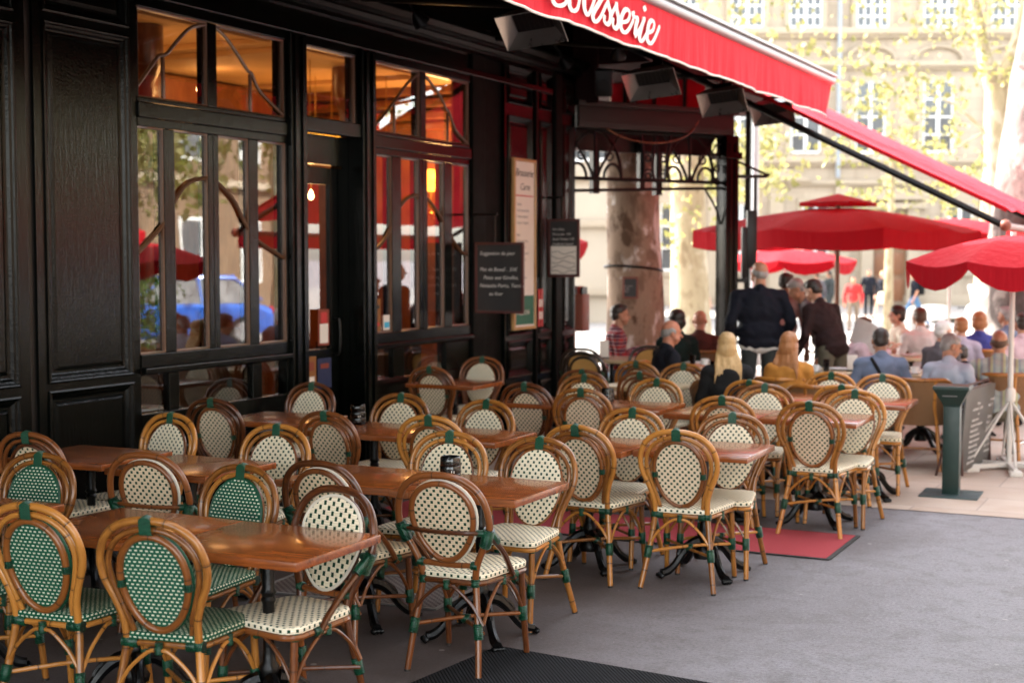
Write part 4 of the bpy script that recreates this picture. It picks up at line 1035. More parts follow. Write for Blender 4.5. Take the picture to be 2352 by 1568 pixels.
# ---------------------------------------------------------------- green stand and menu board
t=thing('menu_stand','dark green square post with flared top on a flat base plate','stand',(4.665,11.44,0),R(2))
bm=bmesh.new(); box(bm,(0,0,.009),(.44,.42,.014),None,.003); obj('base_plate',bm,'plate_paint',t)
bm=bmesh.new(); box(bm,(0,0,.355),(.125,.125,.69),None,.004); obj('post',bm,'lectern_paint',t)
bm=bmesh.new()
pr=[(.064,.70),(.066,.715),(.130,.835),(.136,.84),(.136,.862),(.128,.865)]
rg=[[bm.verts.new((sx*r,sy*r,z)) for sx,sy in ((-1,-1),(1,-1),(1,1),(-1,1))] for r,z in pr]
for i in range(len(rg)-1):
    for k in range(4): bm.faces.new((rg[i][k],rg[i][(k+1)%4],rg[i+1][(k+1)%4],rg[i+1][k]))
bm.faces.new(list(reversed(rg[0]))); bm.faces.new(rg[-1]); obj('flared_top',bm,'lectern_paint',t,smooth=False)
bm=bmesh.new(); box(bm,(-.01,-.108,.788),(.11,.004,.006),(R(30),0,0)); obj('slot',bm,'grey_metal',t)
a=Vector((4.60,12.30,0)); b_=Vector((4.705,13.35,0)); mid=(a+b_)/2; ang=math.atan2(b_.y-a.y,b_.x-a.x)
t=thing('menu_easel','grey handwritten menu board leaning on a dark frame beside the green stand','menu board',(mid.x,mid.y,0),ang)
Lb=.98
bm=bmesh.new(); box(bm,(0,0,.39),(Lb,.02,.70),(R(4),0,0),.004); bd=obj('board',bm,'board_grey',t)
bm=bmesh.new(); box(bm,(0,.008,.70),(Lb-.02,.024,.085),(R(4),0,0)); obj('header_strip',bm,'board_header',t,smooth=False)
EZ=Matrix.Diagonal((1,1,.775,1))
M=EZ@Matrix.Rotation(R(4),4,'X')@Matrix.Translation((-.44,-.016,.79))@Matrix.Rotation(R(90),4,'X')
lettering([('Menu',.15),('du Marche  15,50',.02),('ou',.2),('Salade verte',.02),('Terrine de campagne',0),('Soupe du jour',0),('Steak hache frites',0),('Poulet roti maison',0),('Poisson du jour',0),('Creme caramel',.02),('Cafe gourmand',.02),('Quart de vin',0)],.045,'chalk',t,M,name='chalk_writing',lead=1.30)
M=EZ@Matrix.Rotation(R(4),4,'X')@Matrix.Translation((.10,-.016,.79))@Matrix.Rotation(R(90),4,'X')
lettering([('Formule',.05),('Midi  17',.0),('',.2),('Entree',.02),('Plat ou',0),('Dessert',0),('',0),('Tous les',0),('jours sauf',0),('dimanche',.02)],.045,'chalk',t,M,name='chalk_writing',lead=1.45)
bm=bmesh.new()
for s in (-1,1): tube(bm,[(s*.47,.03,.76),(s*.47,.0,.02)],.012,6); tube(bm,[(s*.47,.04,.75),(s*.47,.22,.0)],.012,6)
tube(bm,[(-.48,.03,.765),(.48,.03,.765)],.013,6); tube(bm,[(-.47,.10,.35),(.47,.10,.35)],.009,6)
tube(bm,[(.49,.06,.75),(.56,.08,.70),(.52,.1,.60)],.008,6,sm=4)
obj('easel_frame',bm,'rust_metal',t)
# ---------------------------------------------------------------- first awning over the shop front
A1=thing('shop_awning','long red awning with the white Brasserie lettering on its hanging front','awning',(0,0,0))
bm=bmesh.new()
y0,y1=-2.0,15.13; n=60; VX=2.75
def slope(x): return 4.42-(4.42-3.70)*x/VX
g=[[bm.verts.new((x*VX/6,y0+(y1-y0)*i/n,slope(x*VX/6)-.015*math.sin(PI*x/6))) for x in range(7)] for i in range(n+1)]
for i in range(n):
    for j in range(6): bm.faces.new((g[i][j],g[i+1][j],g[i+1][j+1],g[i][j+1]))
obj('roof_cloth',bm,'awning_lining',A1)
bm=bmesh.new(); nn=420; zs=[3.685,3.60,3.50,3.42,3.345]
rw=[]
for i in range(nn+1):
    y=y0+(y1-y0)*i/nn; row=[]
    for j,z in enumerate(zs):
        a=j/4; wv=.006*math.sin(y*14)+.010*math.sin(y*5.3+1)+.006*math.sin(y*31+2)
        zz=z-(0.006*math.sin(y*4.2)+.003*math.sin(y*9.7))*a
        x=VX+.02+wv*a-.05*a*max(0,(y-14.9)/.23)*.5
        row.append(bm.verts.new((x,y-.10*a*max(0,(y-14.7)/.43),zz)))
    rw.append(row)
for i in range(nn):
    for j in range(4): bm.faces.new((rw[i][j+1],rw[i+1][j+1],rw[i+1][j],rw[i][j]))
hem=[v.co.copy() for v in [r[-1] for r in rw]]
val=obj('hanging_valance',bm,'awning_red',A1)
bm=bmesh.new(); tube(bm,[h+Vector((.004,0,-.002)) for h in hem[::3]],.009,6); obj('white_piping',bm,'lettering_white',val)
bm=bmesh.new(); tube(bm,[(VX+.015,y0,3.725),(VX+.015,15.16,3.725)],.045,10); bxx(bm,VX-.05,VX+.075,y0,15.17,3.76,3.785,.006); bxx(bm,VX-.05,VX-.03,y0,15.17,3.66,3.759); obj('cassette_rail',bm,'grey_metal',A1)
# the lettering: brush strokes lying on the valance
STR=[['B',[[(7.970,3.491),(8.024,3.468),(8.035,3.434),(8.078,3.416),(8.144,3.420),(8.211,3.443),(8.245,3.486),(8.233,3.526),(8.16,3.545),(8.215,3.585),(8.19,3.63),(8.10,3.63),(8.01,3.59),(7.95,3.54)],[(8.13,3.63),(8.06,3.54),(8.0,3.43)]]],
['r',[[(8.34,3.574),(8.290,3.511),(8.279,3.454),(8.302,3.425),(8.348,3.419),(8.400,3.444),(8.429,3.505),(8.452,3.561)]]],
['a',[[(8.643,3.592),(8.571,3.585),(8.517,3.538),(8.512,3.471),(8.542,3.433),(8.578,3.434),(8.632,3.490),(8.693,3.576)],[(8.830,3.589),(8.755,3.528),(8.669,3.457),(8.657,3.417),(8.706,3.404),(8.781,3.449),(8.856,3.524),(8.906,3.571)]]],
['s',[[(8.906,3.571),(8.926,3.535),(8.959,3.491),(8.940,3.438),(8.889,3.414),(8.838,3.428),(8.844,3.468)],[(8.940,3.438),(8.985,3.504),(9.069,3.582)]]],
['s',[[(9.069,3.582),(9.063,3.546),(9.097,3.486),(9.084,3.434),(9.031,3.406),(8.988,3.425),(8.992,3.471)],[(9.084,3.434),(9.150,3.469)]]],
['e',[[(9.150,3.464),(9.266,3.491),(9.306,3.543),(9.265,3.567),(9.197,3.547),(9.143,3.488),(9.137,3.427),(9.198,3.402),(9.280,3.437),(9.369,3.521)]]],
['r',[[(9.368,3.573),(9.383,3.539),(9.446,3.533),(9.412,3.476),(9.392,3.401)],[(9.406,3.398),(9.504,3.479),(9.589,3.559)]]],
['i',[[(9.589,3.559),(9.519,3.470),(9.491,3.404),(9.534,3.389),(9.606,3.441),(9.664,3.491)],[(9.578,3.640),(9.594,3.607)]]],
['e',[[(9.657,3.463),(9.753,3.493),(9.782,3.545),(9.737,3.562),(9.678,3.535),(9.642,3.472),(9.635,3.413),(9.702,3.393),(9.784,3.443),(9.880,3.545)]]]]
for ch,strokes in STR:
    bm=bmesh.new()
    for s in strokes:
        P=catmull([(0,a,b) for a,b in s],6); n=len(P); L=[];Rr=[]
        for i in range(n):
            d=(P[min(n-1,i+1)]-P[max(0,i-1)]); d.normalize()
            nrm=Vector((0,-d.z,d.y))
            down=abs(d.z)/(abs(d.y)*.7+abs(d.z)+1e-6)
            sgn=1 if d.z<0 else .45
            w=.011+.020*down*sgn
            if len(s)==2: w=.026
            if i in(0,n-1): w*=.5
            L.append(P[i]+nrm*w); Rr.append(P[i]-nrm*w)
        vv=[]
        for o in (0,.002):
            vv.append(([bm.verts.new((VX+.040+o+.008*ii/n,p.y,p.z)) for ii,p in enumerate(L)],[bm.verts.new((VX+.040+o+.008*ii/n,p.y,p.z)) for ii,p in enumerate(Rr)]))
        for i in range(n-1):
            a,b=vv[1]; bm.faces.new((a[i],a[i+1],b[i+1],b[i]))
            a,b=vv[0]; bm.faces.new((b[i],b[i+1],a[i+1],a[i]))
            for q in (0,1): bm.faces.new((vv[0][q][i],vv[0][q][i+1],vv[1][q][i+1],vv[1][q][i]))
    obj('painted_letter',bm,'lettering_white',val,smooth=False)
# frame and arms under it
for y in (5.2,7.6,10.0,12.4,14.9):
    bm=bmesh.new(); tube(bm,[(.05,y,3.98),(1.35,y-.35,3.78),(2.70,y,3.66)],.022,6); box(bm,(.05,y,3.98),(.08,.10,.14)); obj('folding_arm',bm,'black_metal',A1)
for x in (.9,1.8):
    bm=bmesh.new(); tube(bm,[(x,y0,slope(x)-.06),(x,15.0,slope(x)-.06)],.025,6); obj('cross_rail',bm,'black_metal',A1)
bm=bmesh.new(); bxx(bm,VX-.10,VX-.055,y0,15.1,3.60,3.68); obj('front_bar',bm,'black_metal',A1)
# heaters hung in a row under it
def make_heater():
    t=thing('patio_heater','infrared heater','heater',(0,0,0))
    bm=bmesh.new(); o=[(-.25,-.17),(.25,-.17),(.25,.17),(-.25,.17)]; i_=[(-.15,-.09),(.15,-.09),(.15,.09),(-.15,.09)]
    A=[bm.verts.new((x,y,-.07)) for x,y in o]; B=[bm.verts.new((x,y,.05)) for x,y in i_]
    A2=[bm.verts.new((x*1.02,y*1.02,-.066)) for x,y in o]; B2=[bm.verts.new((x*1.02,y*1.02,.09)) for x,y in i_]
    for k in range(4):
        bm.faces.new((A[k],A[(k+1)%4],B[(k+1)%4],B[k])); bm.faces.new((A2[(k+1)%4],A2[k],B2[k],B2[(k+1)%4])); bm.faces.new((A[(k+1)%4],A[k],A2[k],A2[(k+1)%4]))
    bm.faces.new(B2); obj('reflector',bm,'heater_steel',t,smooth=False)
    bm=bmesh.new(); box(bm,(0,0,.048),(.30,.18,.02)); 
    for k in range(7): box(bm,(-.12+.04*k,0,.036),(.004,.17,.006))
    obj('ceramic_panel',bm,'heater_panel',t)
    bm=bmesh.new(); box(bm,(0,0,.13),(.22,.14,.10),None,.01); tube(bm,[(0,0,.17),(0,.0,.42)],.014,6); obj('housing',bm,'black_metal',t)
    bm=bmesh.new(); tube(bm,[(.08,.02,.17),(.16,.08,.22),(.13,.16,.32),(.0,.2,.40)],.008,6,sm=4); obj('gas_hose',bm,'black_metal',t)
    return t
H0=make_heater(); HG='infrared heaters hung in a row under the awning'
hs=[(2.2,8.98,3.47,'large infrared heater nearest the camera, just left of the Brasserie lettering'),(2.2,11.3,3.34,'second infrared heater along the row, above the corner pilaster'),(2.2,13.2,3.37,'third infrared heater along the row, above the ironwork'),(2.2,14.9,3.42,'farthest infrared heater at the end of the row by the awning arm'),(2.3,6.6,3.56,'heater at the top edge of the picture above the left window')]
for i,(x,y,z,l) in enumerate(hs):
    if i==0: r=H0; r['label']=l; r['group']=HG
    else: r=dup(H0,(0,0,0),0,l,HG)
    r.location=(x,y,z); r.rotation_euler=(R(-40),R(-6),R(8)); r.scale=(.88,.88,.88)
def spot(loc,label,rot):
    t=thing('spotlight',label,'spotlight',loc); t.rotation_euler=rot
    bm=bmesh.new(); lathe(bm,[(.02,.10),(.05,.06),(.075,0),(.078,-.02),(.07,-.02)],20); obj('shade',bm,'black_metal',t)
    bm=bmesh.new(); lathe(bm,[(.069,-.019),(.04,-.024),(.002,-.026)],20); obj('lamp_glass',bm,'grey_metal',t)
    bm=bmesh.new(); tube(bm,[(0,0,.09),(.0,.05,.16),(0,.02,.24)],.012,6); obj('bracket',bm,'black_metal',t)
spot((.32,10.70,3.87),'small round spotlight above the cornice over the door',(R(40),R(-25),0)); spot((.32,13.75,3.87),'small round spotlight on the cornice near the corner pilaster',(R(40),R(-25),0)); spot((1.2,13.0,3.82),'small white capped spotlight under the awning left of the second heater',(R(35),R(20),0))
# gubbins under the cloth: speaker, sagging wires
t=thing('loudspeaker','small black loudspeaker above the corner pilaster','loudspeaker',(.55,14.2,3.72),R(20))
bm=bmesh.new(); box(bm,(0,0,0),(.18,.16,.28),(R(15),0,0),.01); obj('cabinet',bm,'black_metal',t)
bm=bmesh.new(); lathe(bm,[(.06,-.004),(.06,.004)],16); bm.transform(Matrix.Translation((0,-.088,-.03))@Matrix.Rotation(R(105),4,'X')); obj('speaker_cone',bm,'heater_panel',t)
bm=bmesh.new(); tube(bm,[(.10,14.6,3.55),(.35,15.0,3.25),(.65,15.4,3.16),(.9,15.8,3.25),(1.0,16.0,3.45)],.009,6,sm=6); o=obj('cable',bm,'brown_wood'); tag(o,'brown cable sagging in front of the ironwork beam','cable')
# ---------------------------------------------------------------- terrace pergola with ironwork beyond the corner
P0=Vector((.02,14.62,0)); P1=Vector((1.19,16.45,0)); dv=(P1-P0); LN=dv.length; ang=math.atan2(dv.y,dv.x)
PG=thing('iron_pergola','dark timber and wrought iron screen spanning from the corner pilaster to the black post','pergola',(P0.x,P0.y,0),ang)
bm=bmesh.new(); bxx(bm,0,LN+.05,-.09,.09,3.30,3.54,.01); bxx(bm,-.02,LN+.1,-.12,.12,3.54,3.60,.01); bxx(bm,0,LN,-.10,-.092,3.36,3.38); obj('beam',bm,'dark_beam',PG)
def scroll(bm,cx,cz,r,turn=1,a0=0,n=14):
    tube(bm,[(cx+r*(1-k/n*.75)*math.cos(R(a0+turn*k*34)),0,cz+r*(1-k/n*.75)*math.sin(R(a0+turn*k*34))) for k in range(n)],.012,5,sm=2)
bm=bmesh.new()
zt,zb=3.28,2.70
tube(bm,[(0,0,zt),(LN,0,zt)],.021,5); tube(bm,[(0,0,zb+.04),(LN,0,zb+.04)],.022,5); tube(bm,[(0,0,zb-.10),(LN,0,zb-.02)],.019,5)
for c in (.28,LN-.55):
    w=.36
    tube(bm,[(c+w*math.cos(R(a)),0,zb+.04+.54*math.sin(R(a))) for a in range(0,181,12)],.021,5,sm=2)
    tube(bm,[(c,0,zb+.04),(c,0,zt)],.019,5)
    for s in (-1,1):
        tube(bm,[(c+s*w*1.05,0,zt),(c+s*.10,0,zb+.20),(c+s*.03,0,zb+.04)],.019,5,sm=3)
        tube(bm,[(c+s*.24+.12*math.cos(R(a)),0,zb+.04+.17*math.sin(R(a))) for a in range(0,181,20)],.019,5,sm=2)
        scroll(bm,c+s*.20,zb+.30,.07,s,90)
for c in (LN*.47,LN*.57):
    for dz in (.10,.30): 
        scroll(bm,c,zb+dz,.075,1,0); scroll(bm,c,zb+dz,.075,-1,180)
    for s in (-1,1): tube(bm,[(c+s*.09,0,zb+.04),(c+s*.06,0,zb+.2),(c+s*.10,0,zt)],.019,5,sm=3)
obj('scrollwork',bm,'black_metal',PG)
bm=bmesh.new()
for xx in (LN*.44,): bxx(bm,xx-.035,xx+.035,.02,.09,2.62,3.22)
obj('upright',bm,'black_metal',PG)
bm=bmesh.new(); bxx(bm,LN-.07,LN+.12,-.10,.10,0,3.30,.012); bxx(bm,LN-.03,LN+.0,-.115,-.101,.2,3.2); bxx(bm,LN+.05,LN+.08,-.115,-.101,.2,3.2); bxx(bm,LN-.11,LN+.16,-.14,.14,0,.5,.015); bxx(bm,LN-.10,LN+.15,-.13,.13,3.02,3.10,.01); obj('post',bm,'dark_green_paint',PG)
bm=bmesh.new(); 
tube(bm,[(LN-.08,0,2.25),(LN-.16,0,2.45),(LN-.32,0,2.66)],.014,5,sm=4)
for k in range(3): scroll(bm,LN-.13,3.05-.15*k,.05,1,40*k)
tube(bm,[(LN-.08,0,3.2),(LN-.20,0,3.12),(LN-.22,0,2.7)],.010,5,sm=3)
obj('bracket',bm,'black_metal',PG)
# dark roof edge and posts of the covered terrace behind the screen
TR=thing('covered_terrace','black posts and roof edge of the covered terrace behind the ironwork','terrace roof',(P0.x,P0.y,0),ang)
bm=bmesh.new(); bxx(bm,.02,LN-.12,.12,.20,3.06,3.297); obj('roof_edge',bm,'black_metal',TR)
for xx in (.38,1.27):
    bm=bmesh.new(); bxx(bm,xx-.045,xx+.045,.12,.20,2.58,3.059); obj('hanging_post',bm,'black_metal',TR)
# bracket sign at the post
p=ground(1732,17.3); BS=thing('bracket_sign','black stepped lantern sign on a bracket right of the pergola post','sign',(p.x,p.y,0),R(26.4))
bm=bmesh.new(); bxx(bm,-.27,.15,-.02,.02,2.81,2.85,.004); tube(bm,[(-.27,0,3.03),(.17,0,2.84)],.016,5); bxx(bm,-.018,.018,-.018,.018,1.60,2.81); obj('bracket',bm,'black_metal',BS)
bm=bmesh.new(); bxx(bm,-.10,.02,-.05,.05,1.72,2.42,.006); bxx(bm,-.16,-.1005,-.045,.045,1.60,2.22,.006); bxx(bm,-.26,-.08,-.045,.045,1.55,1.599); obj('sign_box',bm,'black_metal',BS)
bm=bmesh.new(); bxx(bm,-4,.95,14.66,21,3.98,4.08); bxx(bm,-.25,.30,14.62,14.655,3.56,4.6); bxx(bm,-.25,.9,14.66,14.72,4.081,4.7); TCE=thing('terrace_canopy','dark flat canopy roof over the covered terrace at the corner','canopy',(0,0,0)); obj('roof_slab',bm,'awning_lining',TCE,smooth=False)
# ---------------------------------------------------------------- second awning (sunlit, edge on)
A2=thing('side_awning','sunlit red folding awning seen edge on sloping down to the right','awning',(0,0,0))
def z2(x): return 4.50-.507*x
bm=bmesh.new(); ya,yb=14.70,21.5; nx=14; ny=34
g=[[bm.verts.new((.35+(4.62-.35)*i/nx, ya+(yb-ya)*j/ny, z2(.35+(4.62-.35)*i/nx)+.17+.015*math.cos(j/ny*PI*16)-.02*math.sin(PI*i/nx))) for j in range(ny+1)] for i in range(nx+1)]
for i in range(nx):
    for j in range(ny): bm.faces.new((g[i][j],g[i+1][j],g[i+1][j+1],g[i][j+1]))
obj('awning_cloth',bm,'awning_red',A2)
bm=bmesh.new(); ed=[]
for i in range(nx+1):
    x=.35+(4.62-.35)*i/nx; z=z2(x)+.185-.02*math.sin(PI*i/nx); ed.append((x,z))
for i in range(nx): 
    f=bm.faces.new([bm.verts.new(q) for q in ((ed[i][0],ya-.004,ed[i][1]),(ed[i+1][0],ya-.004,ed[i+1][1]),(ed[i+1][0],ya-.004,ed[i+1][1]-.045),(ed[i][0],ya-.004,ed[i][1]-.045))])
obj('side_hem',bm,'red_canvas',A2)
bm=bmesh.new(); tube(bm,[(-.05,14.62,4.5),(1.9,14.60,z2(1.9)),(4.60,14.62,z2(4.6))],.034,8); obj('arm',bm,'black_metal',A2)
bm=bmesh.new(); tube(bm,[(-.05,20.2,4.5),(4.60,20.2,z2(4.6))],.034,8); obj('arm',bm,'black_metal',A2)
bm=bmesh.new(); ball(bm,(4.62,14.62,z2(4.6)),(.06,.05,.06)); tube(bm,[(4.64,14.6,z2(4.62)),(4.64,20.3,z2(4.62))],.035,8); obj('front_bar',bm,'menu_box',A2)
bm=bmesh.new(); bxx(bm,4.62,4.625,14.68,20.3,z2(4.62)-.19,z2(4.62)+.03); obj('front_valance',bm,'awning_red',A2)
bm=bmesh.new(); bxx(bm,.28,.40,14.75,20.3,4.22,4.36); bxx(bm,.30,.38,15.5,15.58,3.5,4.22); bxx(bm,.30,.38,20.1,20.18,0,4.22); obj('wall_bar',bm,'black_metal',A2)
# red end panel hanging between the awnings
bm=bmesh.new(); ee=[(x,16.35+.02*math.sin(x*9)) for x in [(-.25)+.1*k for k in range(13)]]
for k in range(len(ee)-1): 
    x0,ya_=ee[k]; x1_,yb_=ee[k+1]
    f=bm.faces.new([bm.verts.new(q) for q in ((x0,ya_,3.62),(x1_,yb_,3.62),(x1_,yb_,min(4.0,z2(x1_)+.05)),(x0,ya_,min(4.0,z2(x0)+.05)))])
bmesh.ops.remove_doubles(bm,verts=bm.verts,dist=.0001)
obj('end_panel',bm,'red_canvas',A2)
for xx in (-.05,.33,.72):
    bm=bmesh.new(); bxx(bm,xx-.02,xx+.02,16.27,16.31,3.4,4.0); obj('panel_bar',bm,'black_metal',A2)
# ---------------------------------------------------------------- parasols
def parasol(loc,label,rad,zE,zP,rot=0,square=False,cap=False,drop=.24,scallop=False,pole='white_paint',base='cross',gz=0):
    t=thing('parasol',label,'parasol',(loc[0],loc[1],gz),rot)
    pr=[]
    for k in range(8):
        a=R(45*k); r=rad*(1.0 if (k%2==0) else .80) if square else rad
        pr.append(Vector((r*math.cos(a),r*math.sin(a),zE)))
    apex=Vector((0,0,zP)); bm=bmesh.new(); ns=6; na=6; top0=.16 if cap else 0
    for k in range(8):
        p,q=pr[k],pr[(k+1)%8]; G=[]
        for i in range(ns+1):
            f=top0+(1-top0)*i/ns; row=[]
            for j in range(na+1):
                e=p.lerp(q,j/na); v=apex.lerp(e,f); v.z-=.05*math.sin(PI*j/na)*f*f + .04*math.sin(PI*f)*-1
                row.append(bm.verts.new(v))
            G.append(row)
        for i in range(ns):
            for j in range(na): bm.faces.new((G[i][j],G[i+1][j],G[i+1][j+1],G[i][j+1]))
        for j in range(na):
            a,b=G[ns][j].co,G[ns][j+1].co
            def d(jj):
                if scallop: return drop*(.30+.70*math.sin(PI*jj/na)**.7) if True else drop
                return drop
            f=bm.faces.new([G[ns][j],bm.verts.new(a*1.0+Vector((0,0,-d(j)))),bm.verts.new(b+Vector((0,0,-d(j+1)))),G[ns][j+1]])
    bmesh.ops.remove_doubles(bm,verts=bm.verts,dist=.0002)
    cn=obj('canopy',bm,'red_canvas',t)
    if cap:
        bm=bmesh.new()
        for k in range(8):
            a=pr[k]*.27; b=pr[(k+1)%8]*.27; a.z=b.z=zP+.045; c=Vector((0,0,zP+.17))
            bm.faces.new([bm.verts.new(c),bm.verts.new(a),bm.verts.new(b)]); bm.faces.new([bm.verts.new(a),bm.verts.new(a+Vector((0,0,-.05))),bm.verts.new(b+Vector((0,0,-.05))),bm.verts.new(b)])
        bmesh.ops.remove_doubles(bm,verts=bm.verts,dist=.0002); obj('vent_cap',bm,'red_canvas',cn)
    for k in range(8):
        bm=bmesh.new(); e=pr[k]*.985; e.z=zE-.015; tube(bm,[(0,0,zP-.05),e],.008,5); obj('rib',bm,'white_paint' if pole=='white_paint' else 'grey_metal',t)
    bm=bmesh.new(); tube(bm,[(0,0,.02),(0,0,zP+(.15 if cap else .03))],.024 if rad<1.6 else .035,10); obj('pole',bm,pole,t)
    bm=bmesh.new()
    if base=='cross':
        for k in range(3):
            a=R(60*k+15); box(bm,(0,0,.045),(.86,.045,.04),(0,0,a),.008)
        for k in range(6):
            a=R(60*k+15); tube(bm,[(.0,0,.62),(.40*math.cos(a),.40*math.sin(a),.08)],.010,6); box(bm,(.40*math.cos(a),.40*math.sin(a),.025),(.13,.10,.045),(0,0,a),.012)
        lathe(bm,[(.04,.60),(.045,.62),(.045,.70),(.03,.72)],12)
    else: lathe(bm,[(.30,0),(.31,.05),(.26,.08),(.06,.10),(.05,.25)],24)
    obj('base',bm,'white_paint' if pole=='white_paint' else 'bollard_stone',t)
    return t
p=ground(1922,19.7); parasol(p,'large red square parasol with a small vent cap, behind the standing men',2.02,2.225,2.56,R(26.4+3),True,True,.235,False,'brown_wood','round',gz_at(p.x,p.y))
p=ground(1803,25); parasol(p,'bright red sunlit parasol seen below the large one',1.22,1.90,2.10,R(10),False,False,.20,True,'white_paint','round',gz_at(p.x,p.y))
p=ground(2325,12.4); parasol(p,'red parasol with scalloped edge on a white pole at the right edge',.95,1.825,2.05,R(30),False,False,.20,True,'white_paint','cross',0)
p=ground(1160,22); parasol(p,'red parasol mostly hidden behind the corner pilaster',1.28,2.12,2.45,R(20),False,False,.24,True,'white_paint','round',gz_at(p.x,p.y))
p=ground(2180,22.5); parasol(p,'red parasol right behind the large one, its edge reaching toward the tree',1.25,2.30,2.5,R(20),False,False,.24,True,'white_paint','round',gz_at(p.x,p.y))
for (x,y,l) in ((9.6,16.5,'red parasol out on the sunny street, seen only in the window reflections'),(12.2,13.2,'red parasol on the far side of the street, seen reflected in the right window')):
    parasol((x,y),l,1.5,2.25,2.7,R(20),False,False,.26,True,'white_paint','cross',gz_at(x,y))
# ---------------------------------------------------------------- trees
def trunk_mesh(path,radii,seg=22,rough=.06,seed=0):
    P=catmull(path,6); Rs=[]
    for i in range(len(radii)-1):
        for k in range(6): Rs.append(radii[i]+(radii[i+1]-radii[i])*k/6)
    Rs.append(radii[-1]); bm=bmesh.new(); rings=[]
    for p,r in zip(P,Rs):
        rings.append([bm.verts.new((p.x+r*(1+rough*2*noise.noise(Vector((math.cos(2*PI*k/seg)*1.3+seed,math.sin(2*PI*k/seg)*1.3,p.z*1.1))))*math.cos(2*PI*k/seg),p.y+r*(1+rough*2*noise.noise(Vector((math.cos(2*PI*k/seg)*1.3+seed,math.sin(2*PI*k/seg)*1.3,p.z*1.1))))*math.sin(2*PI*k/seg),p.z)) for k in range(seg)])
    for i in range(len(rings)-1):
        for k in range(seg): bm.faces.new((rings[i][k],rings[i][(k+1)%seg],rings[i+1][(k+1)%seg],rings[i+1][k]))
    bm.faces.new(rings[-1]); return bm
def crown(clumps,per,size,seed=1):
    rn=random.Random(seed); bm=bmesh.new()
    for (c,r) in clumps:
        c=Vector(c); sub=[(c+Vector((rn.gauss(0,1),rn.gauss(0,1),rn.gauss(0,.8)))*r*.55) for _ in range(7)]
        for k in range(int(per*r)):
            q=rn.choice(sub)+Vector((rn.gauss(0,1),rn.gauss(0,1),rn.gauss(0,1)))*r*.22
            s=size*rn.uniform(.6,1.25); e=Euler((rn.uniform(0,6.3),rn.uniform(0,6.3),rn.uniform(0,6.3))).to_matrix()
            pts=[e@Vector(v)*s for v in ((-.5,0,0),(-.15,-.38,.05),(.5,0,0),(-.15,.38,.05))]
            bm.faces.new([bm.verts.new(q+v) for v in pts])
    return bm
def tree(name,label,base,path,radii,barkm,clumps=None,leaf='leaf_yellow',per=300,size=.14,seed=1,limbs=(),group='plane trees on the square'):
    t=thing(name,label,'tree',base,0,group)
    tr=obj('trunk',trunk_mesh(path,radii,seed=seed),barkm,t)
    for lp,lr in limbs: obj('limb',trunk_mesh(lp,lr,14,.05,seed+3),barkm,tr)
    if clumps: obj('crown',crown(clumps,per,size,seed),leaf,t,smooth=False)
    return t
def rel(base,px,py,Z):
    """point at camera depth Z seen at px,py, relative to base"""
    g=ground(px,Z); return Vector((g.x-base.x,g.y-base.y,CAMH+(588-py)/3267*Z-base.z))
b0=ground(1458,17.9); b0.z=gz_at(b0.x,b0.y)-.05
T1=tree('plane_tree','thick mottled brown plane trunk behind the ironwork with a small chalkboard tied on',b0,[(0,0,0),(.0,0,.35),(.0,0,.9),(-.02,0,1.8),(-.03,0,3.0),(-.06,.1,4.6),(-.3,.3,6.5)],[.50,.41,.375,.345,.325,.31,.28],'plane_bark',
  [((-1+rx*1.3,1+ry*1.2,8.6+rz),1.3) for rx,ry,rz in ((0,0,0),(1.5,.5,.6),(-1.4,.2,.3),(.6,1.6,1.2),(-.6,-1.2,.9),(.2,.4,2.0))],per=420,size=.17,seed=3,limbs=[([(-.3,.3,6.3),(-.9,.8,7.4),(-1.8,1.2,8.6)],[.2,.14,.06]),([(-.3,.3,6.3),(.3,.8,7.4),(1.0,1.4,8.8)],[.2,.14,.06])])
bm=bmesh.new(); rr=.365; tube(bm,[(rr*math.cos(R(a)),rr*math.sin(R(a)),1.76+.04*math.sin(R(a*1.0+200))) for a in range(0,360,12)],.016,6,closed=True); o=obj('strap',bm,'black_metal',loc=b0+Vector((-.02,0,.0))); tag(o,'dark strap tied round the thick mottled trunk','strap')
cdir=Vector((math.sin(TH),-math.cos(TH),0))
q=b0+cdir*.385; chalk_sign((q.x-.08,q.y-.04,1.48),.195,.27,[('Plat du jour',-.03),('Moules',-.03),('Frites',-.03)],'tiny chalkboard with a wood rim hanging on the thick mottled trunk',.022,rot=R(26.4),rim='menu_box')
b1=ground(1585,29); b1.z=gz_at(b1.x,b1.y)-.05
tree('plane_tree','pale buttressed plane trunk standing between the mottled trunk and the black post',b1,[(0,0,0),(0,0,.4),(0,0,1.2),(-.05,0,2.6),(-.1,.1,4.4),(0,.3,7)],[.62,.46,.40,.36,.33,.26],'pale_bark',
  [((rx,ry,6.6+rz),1.5) for rx,ry,rz in ((0,0,0),(1.8,.5,-1.2),(-1.8,.2,.3),(.6,1.6,1.2),(1.2,-1,-2.2),(2.6,.3,-1.8),(.3,-.6,-2.9))],per=110,size=.16,seed=5)
b2=ground(2281,31); b2.z=gz_at(b2.x,b2.y)-.05
